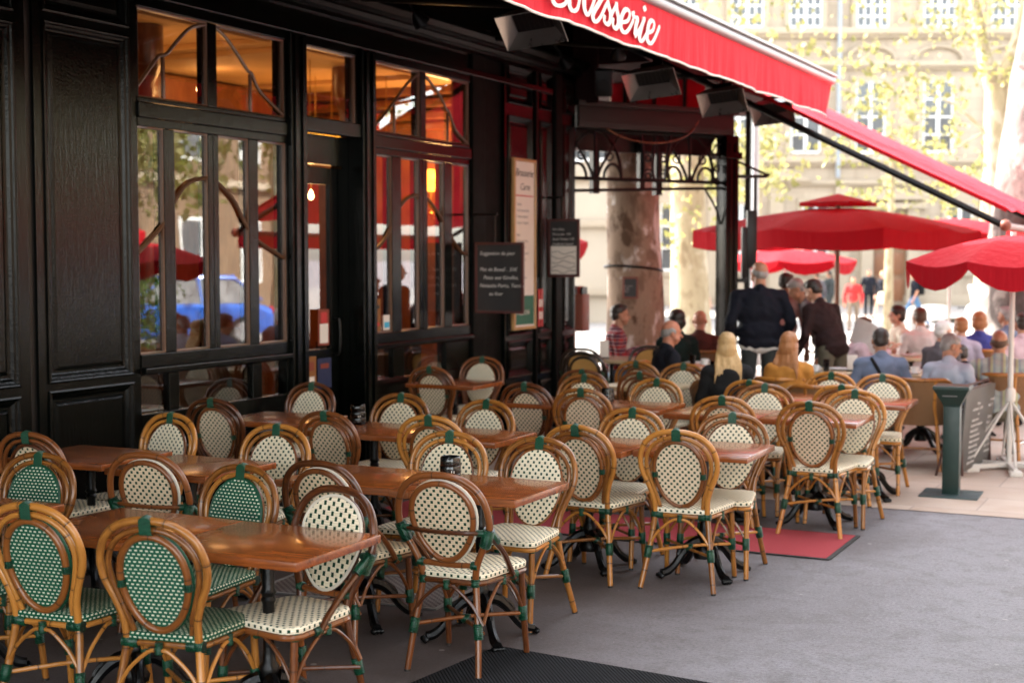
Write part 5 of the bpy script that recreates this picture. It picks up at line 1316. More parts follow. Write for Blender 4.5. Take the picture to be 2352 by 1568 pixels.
tree('plane_tree','forked ochre trunked tree at the upper right',b2,[(-.15,0,0),(-.08,0,2.0),(0,0,4.0),(.0,0,5.2),(.0,.0,5.9)],[.40,.30,.25,.25,.24],'pale_bark',
  [(rel(b2,px,py,Z),r) for px,py,Z,r in ((2160,60,30,.9),(2080,120,29,.9),(2020,210,28,.7),(2120,250,30,.7),(2060,330,29,.8),(2140,370,31,.7),(1990,140,30,.6),(2215,310,33,.7),(2230,180,30,.6),(2335,150,30,.8),(2240,30,32,1.0),(2330,-40,31,1.3),(2150,-80,30,1.4),(2180,470,31,.6),(2050,-60,29,1.0),(1930,-70,28,1.0))],per=115,size=.14,seed=8,
  limbs=[([(.0,0,5.5),(-.25,0,6.4),(-.55,.1,7.8),(-.8,.2,10)],[.20,.16,.12,.05]),([(.0,0,5.5),(.22,0,6.3),(.5,.1,7.4),(.8,.2,10)],[.19,.15,.12,.05]),
  ([(.0,0,4.6),(-.9,-.1,5.5),(-1.9,-.4,5.9)],[.07,.05,.02]),([(.0,0,5.0),(-.8,.1,4.6),(-1.5,.2,4.3)],[.05,.035,.015])])
b3=ground(2374,20.5); b3.z=gz_at(b3.x,b3.y)-.05
tree('plane_tree','massive grey plane trunk leaning in at the right edge',b3,[(-.05,0,0),(-.03,0,.6),(0,0,1.5),(.02,0,2.6),(.05,0,3.8),(.25,0,6),(.6,0,8)],[1.0,.80,.72,.62,.50,.40,.3],'grey_bark',
  [((.6+rx,.5+ry,8.5+rz),1.6) for rx,ry,rz in ((0,0,0),(1.8,.5,.6),(-1.8,.8,.3),(.6,1.6,1.2))],per=300,size=.17,seed=11)
b4=ground(2040,38); b4.z=gz_at(b4.x,b4.y)
tree('small_tree','thin sparse tree with scattered yellow leaves in front of the far facade',b4,[(0,0,0),(0,0,2),(.05,0,4),(.0,0,6)],[.14,.11,.08,.03],'pale_bark',
  [(rel(b4,px,py,Z),r) for px,py,Z,r in ((2060,300,37,.8),(2110,420,38,.8),(2020,490,38,.7),(1960,440,37,.7),(2040,400,38,.6),(2180,500,37,.8),(1990,240,38,.6),(2090,190,38,.7),(2230,400,38,.6),(1930,330,37,.5))],per=85,size=.16,seed=21)
b5=ground(1735,40); b5.z=gz_at(b5.x,b5.y)
tree('small_tree','yellow leaved tree seen between the black post and the side awning',b5,[(0,0,0),(0,0,2),(.05,0,4),(.0,0,6)],[.16,.13,.10,.03],'pale_bark',
  [(rel(b5,px,py,Z),r) for px,py,Z,r in ((1715,330,40,.8),(1745,400,39,.8),(1700,420,40,.7),(1760,320,41,.6),(1620,400,38,.8),(1570,380,38,.8),(1600,340,39,.7),(1660,360,40,.7),(1640,420,38,.5))],per=150,size=.16,seed=23)
for i,(x,y) in enumerate(((9.6,3.0),(9.4,-6.5))):  # trees out of view, added for the shade of their crowns
    tree('plane_tree','unseen plane tree added above the picture so that its crown shades the cafe',(x,y,0),[(0,0,0),(0,0,2),(.1,0,4),(.2,.1,6.0)],[.40,.32,.28,.2],'pale_bark',
     [((rx,ry,7.6+rz),1.9) for rx,ry,rz in ((0,0,0.6),(-2.2,.5,.3),(-4.2,1.2,0.6),(-3.4,4.2,.4),(-.6,3.6,.5),(-1.2,-3.2,.5),(-4.2,-2.8,.6),(2,1,.8),(-2.4,6.2,.9),(1.6,-2.6,.7),(-5.4,3.2,1.2))],leaf='leaf_green',per=420,size=.42,seed=51+i)
for i,(x,y) in enumerate(((13.5,21.0),(17,33),(22,26),(17.2,25.5),(16.0,18.5))):
    tree('plane_tree','plane tree on the sunny side of the street, seen only in the window reflections',(x,y,gz_at(x,y)),[(0,0,0),(0,0,2),(.1,0,4),(.2,.1,6.5)],[.40,.30,.26,.18],'pale_bark',
     [((rx,ry,7+rz),1.5) for rx,ry,rz in ((0,0,-2.2),(0,0,0),(1.8,.5,.6),(-1.8,.8,-.9),(.6,1.6,1.2),(.3,-1.6,-.8),(-.8,1.8,-2.6))],leaf='leaf_green' if i%2 else 'leaf_yellow',per=260,size=.22,seed=31+i)
# ---------------------------------------------------------------- stone building across the square
FZ=62.0; fo=ground(1176,FZ,-.32)
FB=thing('stone_mansion','pale stone town house with tall white windows and arched hoods beyond the square','building',(fo.x,fo.y,-.32),TH)
K=3267/FZ
def U(px): return (px-1176)/K
def V(py): return CAMH+.32+(588-py)/K
bm=bmesh.new(); bxx(bm,U(1000),U(2640),0,12,-.2,V(-420)); obj('wall',bm,'stone',FB,smooth=False)
def band(py,h,d,name='cornice'):
    bm=bmesh.new(); z=V(py); bxx(bm,U(1000),U(2640),-d,-.002,z-h/2,z+h/2,.03); bxx(bm,U(1000),U(2640),-d*.55,-.0025,z-h,z-h/2-.001); obj(name,bm,'stone_trim',FB)
band(80,.28,.38); band(153,.24,.34); band(370,.26,.36); band(420,.18,.25); band(690,.5,.12,'plinth'); band(-140,.3,.4)
def far_window(px0,px1,py0,py1,nx,nz,surround=True):
    x0,x1,z0,z1=U(px0),U(px1),V(py1),V(py0)
    bm=bmesh.new()
    if surround:
        for (a,b,c,d) in ((x0-.22,x0-.001,z0-.1,z1+.25),(x1+.001,x1+.22,z0-.1,z1+.25),(x0,x1,z1+.001,z1+.25),(x0-.3,x1+.3,z0-.25,z0-.101)): bxx(bm,a,b,-.14,-.004,c,d)
    w=obj('window',bm,'stone_trim',FB,smooth=False)
    bm=bmesh.new(); n=nx+1
    for i in range(nx+1):
        x=x0+(x1-x0)*i/nx; t=.07 if i in(0,nx) or (nx%2==0 and i==nx//2) else .03; bxx(bm,x-t,x+t,-.07,-.02,z0,z1)
    for j in range(nz+1):
        z=z0+(z1-z0)*j/nz; t=.055 if j in(0,nz) else .03; bxx(bm,x0+.071,x1-.071,-.066,-.024,z-t,z+t)
    obj('window_frame',bm,'window_white',w,smooth=False)
    bm=bmesh.new(); quad(bm,[(x0,-.012,z0),(x1,-.012,z0),(x1,-.012,z1),(x0,-.012,z1)]); obj('window_pane',bm,'window_dark',w,smooth=False)
for c in (1110,1260,1410,1560,1710,1842,1994,2146,2300,2450): far_window(c-37,c+37,-75,70,4,6)
for c in (1540,1845,1992,2146,2300,2450):
    far_window(c-34,c+34,192,352,2,4)
    bm=bmesh.new(); x=U(c); z=V(153); tube(bm,[(x+1.05*math.cos(R(a)),-.12,z+.15+.62*math.sin(R(a))) for a in range(0,181,15)],.10,6,sm=2); obj('arched_hood',bm,'stone_trim',FB)
for c in (1250,1400,1692): far_window(c-30,c+30,200,350,2,4)
for c in (1400,1545,1700,1870,2200,2330): far_window(c-30,c+30,470,620,2,3)
bm=bmesh.new(); x0,x1=U(2000),U(2078); bxx(bm,x0,x1,-.12,-.005,0,V(505)); dr=obj('carved_door',bm,'door_wood',FB,smooth=False)
bm=bmesh.new()
for a in (0,1):
    for b in range(3): 
        xa=x0+.08+a*(x1-x0)/2; box(bm,(xa+(x1-x0)/4-.08,-.13,.7+b*1.15),((x1-x0)/2-.22,.03,.95),None,.02)
obj('door_panel',bm,'brown_wood',dr)
bm=bmesh.new(); bxx(bm,x0-.5,x0-.01,-.35,-.004,0,V(480)); bxx(bm,x1+.01,x1+.5,-.35,-.004,0,V(480)); bxx(bm,x0-.8,x1+.8,-.5,-.005,V(480),V(468)); obj('door_surround',bm,'stone_trim',FB)
for (c,py,w) in ((1796,418,1.2),(2039,460,1.5)):
    bm=bmesh.new(); x=U(c); z=V(py); vs=[bm.verts.new(q) for q in ((x-w,-.4,z),(x+w,-.4,z),(x,-.4,z+.6),(x-w,-.004,z),(x+w,-.004,z),(x,-.004,z+.6))]
    for f in ((0,1,2),(0,2,5,3),(1,4,5,2),(0,3,4,1)): bm.faces.new([vs[i] for i in f])
    obj('pediment',bm,'stone_trim',FB,smooth=False)
bm=bmesh.new(); tube(bm,[(U(1917),-.30,V(410)),(U(1917),-.30,V(-300))],.10,8); obj('drainpipe',bm,'drain_zinc',FB)
for c in (1640,1780,1930,2110,2260):
    bm=bmesh.new(); bxx(bm,U(c)-.30,U(c)+.30,-.18,-.006,.3,V(430)); obj('flat_pilaster',bm,'stone_trim',FB)
# pale annexe wall of the left, seen through the terrace opening
a=ground(1290,46,-.3); LB=thing('pale_house','pale rendered house with stone bands seen left of the mottled trunk','building',(a.x,a.y,-.3),TH)
bm=bmesh.new(); bxx(bm,-9,2.9,0,6,-.2,11); obj('wall',bm,'plaster',LB,smooth=False)
for z in (.9,3.1,4.6,7.6):
    bm=bmesh.new(); bxx(bm,-9,2.95,-.22,-.003,z,z+.22,.02); obj('string_course',bm,'stone_trim',LB)
for x in (-6,-3.0,.3):
    bm=bmesh.new(); bxx(bm,x,x+1.3,-.10,-.004,5.2,7.2); w=obj('window',bm,'window_white',LB,smooth=False)
    bm=bmesh.new(); quad(bm,[(x+.1,-.105,5.3),(x+1.2,-.105,5.3),(x+1.2,-.105,7.1),(x+.1,-.105,7.1)]); obj('window_pane',bm,'window_dark',w,smooth=False)
# house along the sunny side of the street (what the panes reflect)
SH=thing('street_house','ochre rendered house on the sunny side of the street, seen only in the window reflections','building',(21,12,0),R(-8))
bm=bmesh.new(); bxx(bm,0,8,-16,34,-.4,12); obj('wall',bm,'street_plaster',SH,smooth=False)
for j in range(2):
    for i in range(12):
        y=-15+i*4.1; z=.9+j*4.2; bm=bmesh.new(); bxx(bm,-.06,-.004,y,y+1.5,z,z+2.3); w=obj('window',bm,'window_white',SH,smooth=False)
        bm=bmesh.new(); quad(bm,[(-.065,y+.12,z+.12),(-.065,y+1.38,z+.12),(-.065,y+1.38,z+2.18),(-.065,y+.12,z+2.18)]); obj('window_pane',bm,'window_dark',w,smooth=False)
bm=bmesh.new(); bxx(bm,-.25,-.005,-16,34,4.3,4.55); obj('string_course',bm,'stone_trim',SH)
# clipped hedge reflected in the right window
bm=bmesh.new(); rn=random.Random(4)
for _ in range(2600):
    q=Vector((rn.uniform(-.5,.5),rn.uniform(-2.4,2.4),rn.uniform(.1,1.5))); s=.11
    e=Euler((rn.uniform(0,6),rn.uniform(0,6),rn.uniform(0,6))).to_matrix(); bm.faces.new([bm.verts.new(q+e@Vector(v)*s) for v in ((-.5,0,0),(0,-.35,0),(.5,0,0),(0,.35,0))])
o=obj('hedge',bm,'hedge_leaf',loc=(11.6,19.2,gz_at(11.6,19.2)),smooth=False); tag(o,'green clipped hedge on the sunny street, seen reflected in the right window','hedge')
# ---------------------------------------------------------------- parked car (seen in the reflections)
def parked_car(loc,rz,label,paint):
    t=thing('parked_car',label,'car',loc,rz)
    L=4.2; sec=[(-2.1,.55,.45,.62),(-2.0,.78,.30,.80),(-1.5,.95,.22,.84),(-.5,.96,.20,.86),(.6,.94,.20,.86),(1.4,.86,.22,.82),(1.95,.70,.28,.72),(2.1,.55,.42,.60)]
    bm=bmesh.new(); rg=[]
    for x,zt,zb,w in sec:
        rg.append([bm.verts.new(q) for q in ((x,-w*.9,zb),(x,-w,zb+.12),(x,-w,zt-.12),(x,-w*.86,zt),(x,w*.86,zt),(x,w,zt-.12),(x,w,zb+.12),(x,w*.9,zb))])
    for i in range(len(rg)-1):
        for k in range(8): bm.faces.new((rg[i][k],rg[i+1][k],rg[i+1][(k+1)%8],rg[i][(k+1)%8]))
    bm.faces.new(list(reversed(rg[0]))[::-1]); bm.faces.new(rg[-1])
    bmesh.ops.recalc_face_normals(bm,faces=bm.faces)
    bd=obj('body',bm,paint,t)
    cab=[(-1.75,.95,.70),(-1.2,1.38,.62),(-.4,1.46,.61),(.25,1.40,.60),(1.05,.93,.68)]
    bm=bmesh.new(); T=[[bm.verts.new((x,-w,z)),bm.verts.new((x,w,z))] for x,z,w in cab]
    Bm=[[bm.verts.new((x,-.80,.90)),bm.verts.new((x,.80,.90))] for x,z,w in cab]
    for i in range(4):
        bm.faces.new((T[i][0],T[i+1][0],T[i+1][1],T[i][1])); 
        bm.faces.new((Bm[i][0],Bm[i+1][0],T[i+1][0],T[i][0])); bm.faces.new((Bm[i+1][1],Bm[i][1],T[i][1],T[i+1][1]))
    obj('cabin',bm,'window_dark',t)
    bm=bmesh.new(); bxx(bm,-1.25,.30,-.60,.60,1.385,1.47,.03)
    for s in (-1,1): tube(bm,[(-1.78,s*.72,.95),(-1.2,s*.63,1.40),(.25,s*.62,1.42),(1.08,s*.70,.94)],.035,6)
    for s in (-1,1): tube(bm,[(-.45,s*.78,.92),(-.42,s*.63,1.42)],.03,6)
    obj('roof',bm,paint,t)
    for x in (-1.30,1.32):
        for s in (-1,1):
            bm=bmesh.new(); lathe(bm,[(.20,-.10),(.31,-.09),(.325,0),(.31,.09),(.20,.10)],24); bm.transform(Matrix.Translation((x,s*.76,.325))@Matrix.Rotation(R(90),4,'X')); w=obj('wheel',bm,'tyre',t)
            bm=bmesh.new(); lathe(bm,[(.06,.105),(.20,.10),(.19,.07),(.04,.07)],20)
            for k in range(6): box(bm,(.11*math.cos(R(60*k)),.11*math.sin(R(60*k)),.108),(.16,.05,.014),(0,0,R(60*k)))
            bm.transform(Matrix.Translation((x,s*.76,.325))@Matrix.Rotation(R(-90 if s>0 else 90),4,'X')); obj('rim',bm,'grey_metal',w)
    for s in (-1,1):
        bm=bmesh.new(); ball(bm,(2.02,s*.58,.62),(.10,.14,.08),2); obj('headlight',bm,'clear_lens',t)
        bm=bmesh.new(); ball(bm,(-2.05,s*.60,.72),(.06,.13,.11),2); obj('tail_light',bm,'red_lens',t)
    bm=bmesh.new(); box(bm,(2.09,0,.38),(.06,1.2,.16),None,.02); box(bm,(-2.10,0,.42),(.06,1.3,.14),None,.02); obj('bumper',bm,'black_plastic',t)
    return t
g=Vector((12.7,22.9,gz_at(12.7,22.9)+.01)); parked_car(g,R(-62),'blue parked car on the sunny street, seen reflected in the left window','blue_car_paint')
# white scooter
p=ground(2210,27); t=thing('scooter','white motor scooter parked in the sun beyond the cafe guests','scooter',(p.x,p.y,gz_at(p.x,p.y)),R(60))
for x in (-.62,.62):
    bm=bmesh.new(); lathe(bm,[(.12,-.06),(.24,-.05),(.26,0),(.24,.05),(.12,.06)],22); bm.transform(Matrix.Translation((x,0,.26))@Matrix.Rotation(R(90),4,'X')); obj('wheel',bm,'tyre',t)
bm=bmesh.new(); ball(bm,(-.42,0,.60),(.42,.19,.24),3); box(bm,(.02,0,.34),(.5,.30,.10),None,.04); ball(bm,(-.05,0,.45),(.2,.16,.12),2); obj('body',bm,'white_plastic',t)
bm=bmesh.new(); box(bm,(.42,0,.68),(.10,.40,.62),(0,R(-18),0),.05); tube(bm,[(.62,0,.30),(.40,0,.98)],.04,8); ball(bm,(.62,0,.44),(.20,.10,.12),2); ball(bm,(.40,0,1.02),(.16,.20,.12),2); obj('front_shield',bm,'white_plastic',t)
bm=bmesh.new(); box(bm,(-.38,0,.82),(.72,.28,.10),None,.04); obj('saddle',bm,'black_plastic',t)
bm=bmesh.new(); tube(bm,[(.30,-.34,1.04),(.38,0,1.06),(.30,.34,1.04)],.018,8,sm=3); obj('handlebar',bm,'black_metal',t)
bm=bmesh.new(); box(bm,(.44,0,1.28),(.02,.34,.42),(0,R(-20),0),.01); obj('windscreen',bm,'clear_lens',t)
bm=bmesh.new(); box(bm,(-.80,0,.98),(.36,.36,.28),None,.06); obj('top_box',bm,'white_plastic',t)
bm=bmesh.new(); ball(bm,(.54,0,1.02),(.05,.09,.06),2); obj('headlight',bm,'heater_panel',t)
p=ground(2097,40); t=thing('bollard','squat grey stone bollard behind the walking man in jeans','bollard',(p.x,p.y,gz_at(p.x,p.y)))
bm=bmesh.new(); lathe(bm,[(.17,0),(.17,.55),(.15,.66),(.08,.74),(.01,.76)],18); obj('stone_shaft',bm,'bollard_stone',t)
p=ground(1731,26); t=thing('lamp_post','pale grey lamp post between the black post and the side awning','lamp post',(p.x,p.y,gz_at(p.x,p.y)))
bm=bmesh.new(); lathe(bm,[(.16,0),(.15,.5),(.09,.6),(.07,4.8),(.06,5.0)],14); obj('post',bm,'grey_metal',t)
bm=bmesh.new(); lathe(bm,[(.05,5.0),(.20,5.1),(.24,5.5),(.10,5.7),(.01,5.75)],12); obj('lantern',bm,'clear_lens',t)
# ---------------------------------------------------------------- people
def blob(name,prims,mat,parent,vox=.012,sm=5,noise_amt=0):
    """capsules (p,q,r1,r2) and balls (c,(sx,sy,sz),rot) fused into one skin"""
    bm=bmesh.new()
    for p in prims:
        if len(p)==4:
            a,b,r1,r2=Vector(p[0]),Vector(p[1]),p[2],p[3]; d=(b-a); L=d.length
            if L<1e-5: continue
            M=Matrix.Translation(a)@d.to_track_quat('Z','Y').to_matrix().to_4x4()
            pr=[(r1*math.sin(R(t)),-r1*math.cos(R(t))) for t in (8,30,60,90)]+[(r2*math.sin(R(t)),L-r2*math.cos(R(t))) for t in (90,120,150,172)]
            b2=bmesh.new(); lathe(b2,pr,12); b2.transform(M); me=D.meshes.new('x'); b2.to_mesh(me); b2.free(); bm.from_mesh(me); D.meshes.remove(me)
        else:
            ball(bm,p[0],p[1],2,p[2] if len(p)>2 else None)
    me=D.meshes.new(name); bm.to_mesh(me); bm.free()
    o=D.objects.new('tmp',me); COL.objects.link(o)
    m=o.modifiers.new('r','REMESH'); m.mode='VOXEL'; m.voxel_size=vox
    s=o.modifiers.new('s','SMOOTH'); s.factor=.5; s.iterations=sm
    dg=bpy.context.evaluated_depsgraph_get(); dg.update()
    m2=D.meshes.new_from_object(o.evaluated_get(dg)); D.objects.remove(o); D.meshes.remove(me)
    if noise_amt:
        for v in m2.vertices:
            n=noise.noise_vector(v.co*7)*noise_amt+noise.noise_vector(v.co*18)*noise_amt*.4; v.co+=n
    m2.materials.clear(); m2.materials.append(MATS[mat]); m2.polygons.foreach_set('use_smooth',[True]*len(m2.polygons)); m2.name=name
    r=D.objects.new(name,m2); COL.objects.link(r); r.parent=parent
    return r
SKIN={'fair':(.55,.30,.21),'tan':(.42,.20,.12),'red':(.50,.20,.12)}
for k,c in SKIN.items():
    m=simple('skin_'+k,c,.5,0,.08,10); m.node_tree.nodes['Principled BSDF'].inputs['Subsurface Weight'].default_value=.1; m.node_tree.nodes['Principled BSDF'].inputs['Subsurface Radius'].default_value=(.02,.008,.004)
def fabric(name,c,rough=.85,var=.2): simple('cloth_'+name,c,rough,0,var,9,.25,spec=.25,bscale=14)
for n_,c in dict(navy=(.0045,.0055,.012),darknavy=(.007,.008,.014),black=(.010,.010,.011),brown=(.020,.008,.008),brownred=(.09,.022,.016),grey=(.10,.09,.10),greyshirt=(.16,.14,.15),ochre=(.42,.18,.035),blue=(.14,.175,.26),palevest=(.42,.47,.58),pink=(.45,.22,.20),pinkpale=(.62,.45,.50),lavender=(.45,.42,.52),royal=(.05,.06,.26),khaki=(.12,.105,.075),jeans=(.08,.16,.28),charcoal=(.035,.040,.040),white=(.75,.74,.72),red=(.60,.03,.03),cream=(.70,.66,.55),green=(.006,.014,.012),taupe=(.20,.15,.11)).items(): fabric(n_,c)
def hairmat(n_,a,b):
    m,nt,bs=newmat('hair_'+n_); tc=texco(nt); f=noise_(nt,mapping(nt,tc,(70,70,5)),1.2,4); link(nt,mixc(nt,f,a,b),bs.inputs['Base Color']); bs.inputs['Roughness'].default_value=.45; bump(nt,bs,f,.6,.006)
for n_,a,b in (('dark',(.012,.008,.006),(.04,.025,.018)),('blond',(.30,.17,.06),(.68,.46,.22)),('ginger',(.20,.07,.025),(.46,.20,.07)),('grey',(.16,.145,.14),(.40,.38,.37)),('brown',(.05,.025,.015),(.12,.06,.03)),('white',(.5,.48,.46),(.7,.68,.66))): hairmat(n_,a,b)
def pattern(name,fn):
    m,nt,b=newmat('cloth_'+name); tc=texco(nt); sp=N(nt,'ShaderNodeSeparateXYZ'); link(nt,tc,sp.inputs[0]); link(nt,fn(nt,sp),b.inputs['Base Color']); b.inputs['Roughness'].default_value=.85
def plaid(nt,sp):
    def st(o,w,t): return math_(nt,'LESS_THAN',math_(nt,'FRACT',math_(nt,'DIVIDE',o,w)),t)
    c=mixc(nt,math_(nt,'MULTIPLY',st(math_(nt,'ADD',sp.outputs[0],sp.outputs[1]),.075,.5),.6),(.35,.02,.02),(.05,.02,.05))
    c=mixc(nt,math_(nt,'MULTIPLY',st(sp.outputs[2],.075,.5),.6),c,(.03,.02,.05))
    return mixc(nt,st(sp.outputs[2],.0375,.10),c,(.5,.42,.42))
pattern('plaid',plaid)
def stripes(nt,sp):
    f=math_(nt,'FRACT',math_(nt,'DIVIDE',sp.outputs[0],.115)); 
    return ramp(nt,f,[(.0,(.36,.46,.40)),(.22,(.20,.16,.20)),(.42,(.42,.44,.24)),(.60,(.24,.30,.36)),(.8,(.40,.44,.42))])
pattern('striped',stripes)
def person(px,Z,face,label,pose='sit',top='navy',legs='charcoal',skin='fair',hair='dark',hairstyle='short',lean_=0,hyaw=0,hpitch=0,scale=1.0,sleeves=True,dz=0,arms=None,inner=None,skirt=None,coat=0,bag=None,loc=None,shoes='black',step=0,wide=1.0,group=None):
    p=ground(px,Z) if loc is None else Vector((loc[0],loc[1],0)); gz=gz_at(p.x,p.y) if pose!='sit' else 0
    t=thing('person',label,'person',(p.x,p.y,gz+dz),face); t.scale=(scale,)*3
    sit=pose=='sit'
    pz=.50 if sit else .93
    hip=Vector((0,0,pz)); la=R(lean_)
    def up(x,y,z): # torso frame leaning forward about the hips
        return Vector((x,y*math.cos(la)+z*math.sin(la),pz+z*math.cos(la)-y*math.sin(la)))
    chest=up(0,0,.34); neck=up(0,-.005,.50); sh=[up(s*.170*wide,-.005,.415) for s in (-1,1)]
    hz=.64; hc=up(0,.025,hz)
    hm=Matrix.Translation(hc)@Matrix.Rotation(-la*.6,4,'X')@Matrix.Rotation(R(hyaw),4,'Z')@Matrix.Rotation(R(-hpitch),4,'X')
    H=lambda x,y,z:(hm@Vector((x,y,z)))
    if sit:
        el=[up(s*.245*wide,.03,.17) for s in (-1,1)]; wr=[Vector((s*.15,.34,.775)) for s in (-1,1)]
        hips=[Vector((s*.095,.0,pz-.02)) for s in (-1,1)]; kn=[Vector((s*.12,.42,.50)) for s in (-1,1)]; an=[Vector((s*.11,.36,.09)) for s in (-1,1)]; toe=[Vector((s*.12,.50,.035)) for s in (-1,1)]
    else:
        el=[up(s*.255*wide,-.03,.15) for s in (-1,1)]; wr=[up(s*.25*wide,.08,-.08) for s in (-1,1)]
        st=step; hips=[Vector((s*.095,0,pz-.03)) for s in (-1,1)]; kn=[Vector((s*.10,.02+s*st*.22,.50)) for s in (-1,1)]; an=[Vector((s*.10,-.02+s*st*.40,.09+(.05*abs(st) if s<0 else 0))) for s in (-1,1)]; toe=[Vector((s*.11,.13+s*st*.40,.035+(.0 if s<0 else .02*abs(st)))) for s in (-1,1)]
    if arms:
        for i in (0,1):
            if arms[i]: el[i]=Vector(arms[i][0]); wr[i]=Vector(arms[i][1])
    sk='skin_'+skin
    # body: head with features, neck, torso, limbs, hands in one surface
    E_=Euler
    hr=hm.to_euler()
    B=[(H(0,-.012,.035),(.076,.094,.088),hr),(H(0,.022,-.02),(.064,.068,.082),hr),(H(0,.045,-.075),(.038,.040,.032),hr),
       (H(0,.088,.012),H(0,.112,-.022),.008,.013),(H(-.030,.078,.028),H(.030,.078,.028),.012,.012),(H(-.020,.088,-.052),H(.020,.088,-.052),.010,.010),
       (H(-.078,-.005,-.005),(.010,.020,.032),hr),(H(.078,-.005,-.005),(.010,.020,.032),hr),(H(-.05,.04,-.045),(.022,.03,.03),hr),(H(.05,.04,-.045),(.022,.03,.03),hr),
       (neck-Vector((0,0,.06)),H(0,-.015,-.05),.062,.055),(up(0,0,.42),(.13*wide,.085,.07),(-la,0,0)),(chest,(.15*wide,.10,.17),(-la,0,0)),(up(0,0,.14),(.135*wide,.095,.14),(-la,0,0)),(hip,(.15*wide,.105,.10))]
    for i in (0,1):
        s=-1 if i==0 else 1
        B+= [(sh[i],el[i],.048,.038),(el[i],wr[i],.037,.025),(hips[i],kn[i],.075,.050),(kn[i],an[i],.048,.033),(an[i],toe[i],.032,.026),(up(0,0,.42),sh[i],.06,.055)]
        d=(wr[i]-el[i]).normalized(); side=d.cross(Vector((0,0,1))); 
        if side.length<.2: side=Vector((0,1,0))
        side.normalize(); nrm=side.cross(d); palm=wr[i]+d*.05
        B.append((wr[i],palm+d*.03,.022,.030))
        for f,(o,l) in enumerate(((-.030,.060),(-.010,.074),(.010,.070),(.030,.054))):
            a=palm+d*.035+side*o; b=a+d*l*.55-nrm*.006; c=b+d*l*.40-nrm*.022
            B+= [(a,b,.0095,.009),(b,c,.009,.0078)]
        th=palm-d*.02+side*(.030*s); B+= [(th,th+side*(.028*s)+d*.025,.011,.010),(th+side*(.028*s)+d*.025,th+side*(.034*s)+d*.052-nrm*.01,.010,.0085)]
    far=Z>30
    body=blob('body',B,sk,t,.012 if far else .0085,3)
    for s in (-1,1):
        bm=bmesh.new(); ball(bm,H(s*.030,.083,.010),(.011,.008,.008),1); obj('eye',bm,'ink',body)
    # clothes
    infl=.014
    Tp=[(up(0,0,.37),(.150*wide,.110,.10),(-la,0,0)),(up(0,0,.47),up(-.15*wide,0,.42),.055,.06),(up(0,0,.47),up(.15*wide,0,.42),.055,.06),(chest,(.175*wide,.125,.18),(-la,0,0)),(up(0,0,.14),(.158*wide,.120,.16),(-la,0,0)),(up(0,0,.02),(.162*wide,.128,.10+coat*.05),(-la,0,0)),(neck-Vector((0,0,.055)),neck+Vector((0,-.005,-.012)),.075,.070)]
    for i in (0,1):
        Tp.append((up(0,0,.42),sh[i],.075,.072)); e2=el[i] if sleeves else sh[i].lerp(el[i],.75); Tp.append((sh[i],e2,.068 if coat else .062,.054))
        if sleeves: Tp.append((el[i],el[i].lerp(wr[i],.90),.052,.038 if not coat else .044))
    if coat:
        Tp+= [(up(0,0,-.03),(.172*wide,.145,.10),(-la,0,0)),(up(0,0,.08),(.185*wide,.145,.14),(-la,0,0)),(up(0,0,.26),(.190*wide,.135,.17),(-la,0,0))]
    blob('jacket' if coat else 'shirt',Tp,'cloth_'+top,t,.012,3,.015)
    if inner: blob('shirt_tail',[(up(0,0,-.06),(.162*wide,.128,.085),(-la,0,0))],'cloth_'+inner,t,.012,4,.004)
    if skirt:
        Lg=[(Vector((0,0,pz)),(.165,.13,.12)),(Vector((0,0,pz-.16)),(.185,.15,.16)),(Vector((0,0,pz-.30)),(.205,.17,.12))]
        blob('skirt',Lg,'cloth_'+skirt,t,.014,4,.008)
    else:
        Lg=[(hip-Vector((0,0,.01)),(.158*wide,.118,.12))]
        for i in (0,1): Lg+= [(hips[i],kn[i],.092,.068),(kn[i],an[i]-Vector((0,0,-.02)),.066,.052)]
        blob('trousers',Lg,'cloth_'+legs,t,.013,4,.006)
    for i in (0,1):
        bm=bmesh.new(); ball(bm,(an[i]+toe[i])/2+Vector((0,0,-.02)),(.042,.125,.040),2); obj('shoe',bm,'cloth_'+shoes if 'cloth_'+shoes in MATS else 'rubber',t)
    hm_='hair_'+hair
    if hairstyle=='short': Hp=[(H(0,-.022,.050),(.083,.094,.082),hr),(H(0,-.050,.005),(.076,.062,.070),hr),(H(0,.030,.088),(.062,.050,.030),hr)]
    elif hairstyle=='fringe': Hp=[(H(0,-.048,.0),(.075,.055,.060),hr),(H(-.066,-.01,.015),(.018,.045,.035),hr),(H(.066,-.01,.015),(.018,.045,.035),hr)]
    elif hairstyle=='long':
        Hp=[(H(0,-.018,.048),(.086,.098,.084),hr),(H(0,-.055,-.02),(.085,.060,.10),hr)]; rn=random.Random(int(px))
        for k in range(11):
            x=-.085+.017*k; a=H(x*.8,-.05+.02*abs(x)*10,-.03); b=H(x*1.15,-.105,-.17+rn.uniform(-.02,.02)); c=H(x*1.25+rn.uniform(-.03,.03),-.135,-.30+rn.uniform(-.08,.05)-(.05 if k in(4,5,6) else 0))
            Hp+= [(a,b,.024,.022),(b,c,.021,.005)]
    elif hairstyle=='bob': Hp=[(H(0,-.018,.045),(.092,.100,.088),hr),(H(0,-.045,-.02),(.092,.070,.075),hr)]
    elif hairstyle=='cap': Hp=[(H(0,-.01,.055),(.086,.100,.075),hr)]
    else: Hp=None
    if Hp: blob('hair',Hp,hm_,t,.008,1,.008)
    if bag=='strap':
        bm=bmesh.new(); tube(bm,[up(-.10,-.10,.47),up(-.04,-.135,.36),up(.03,-.14,.20),up(.10,-.13,.02)],.016,6,sm=4); obj('bag_strap',bm,'cloth_black',t)
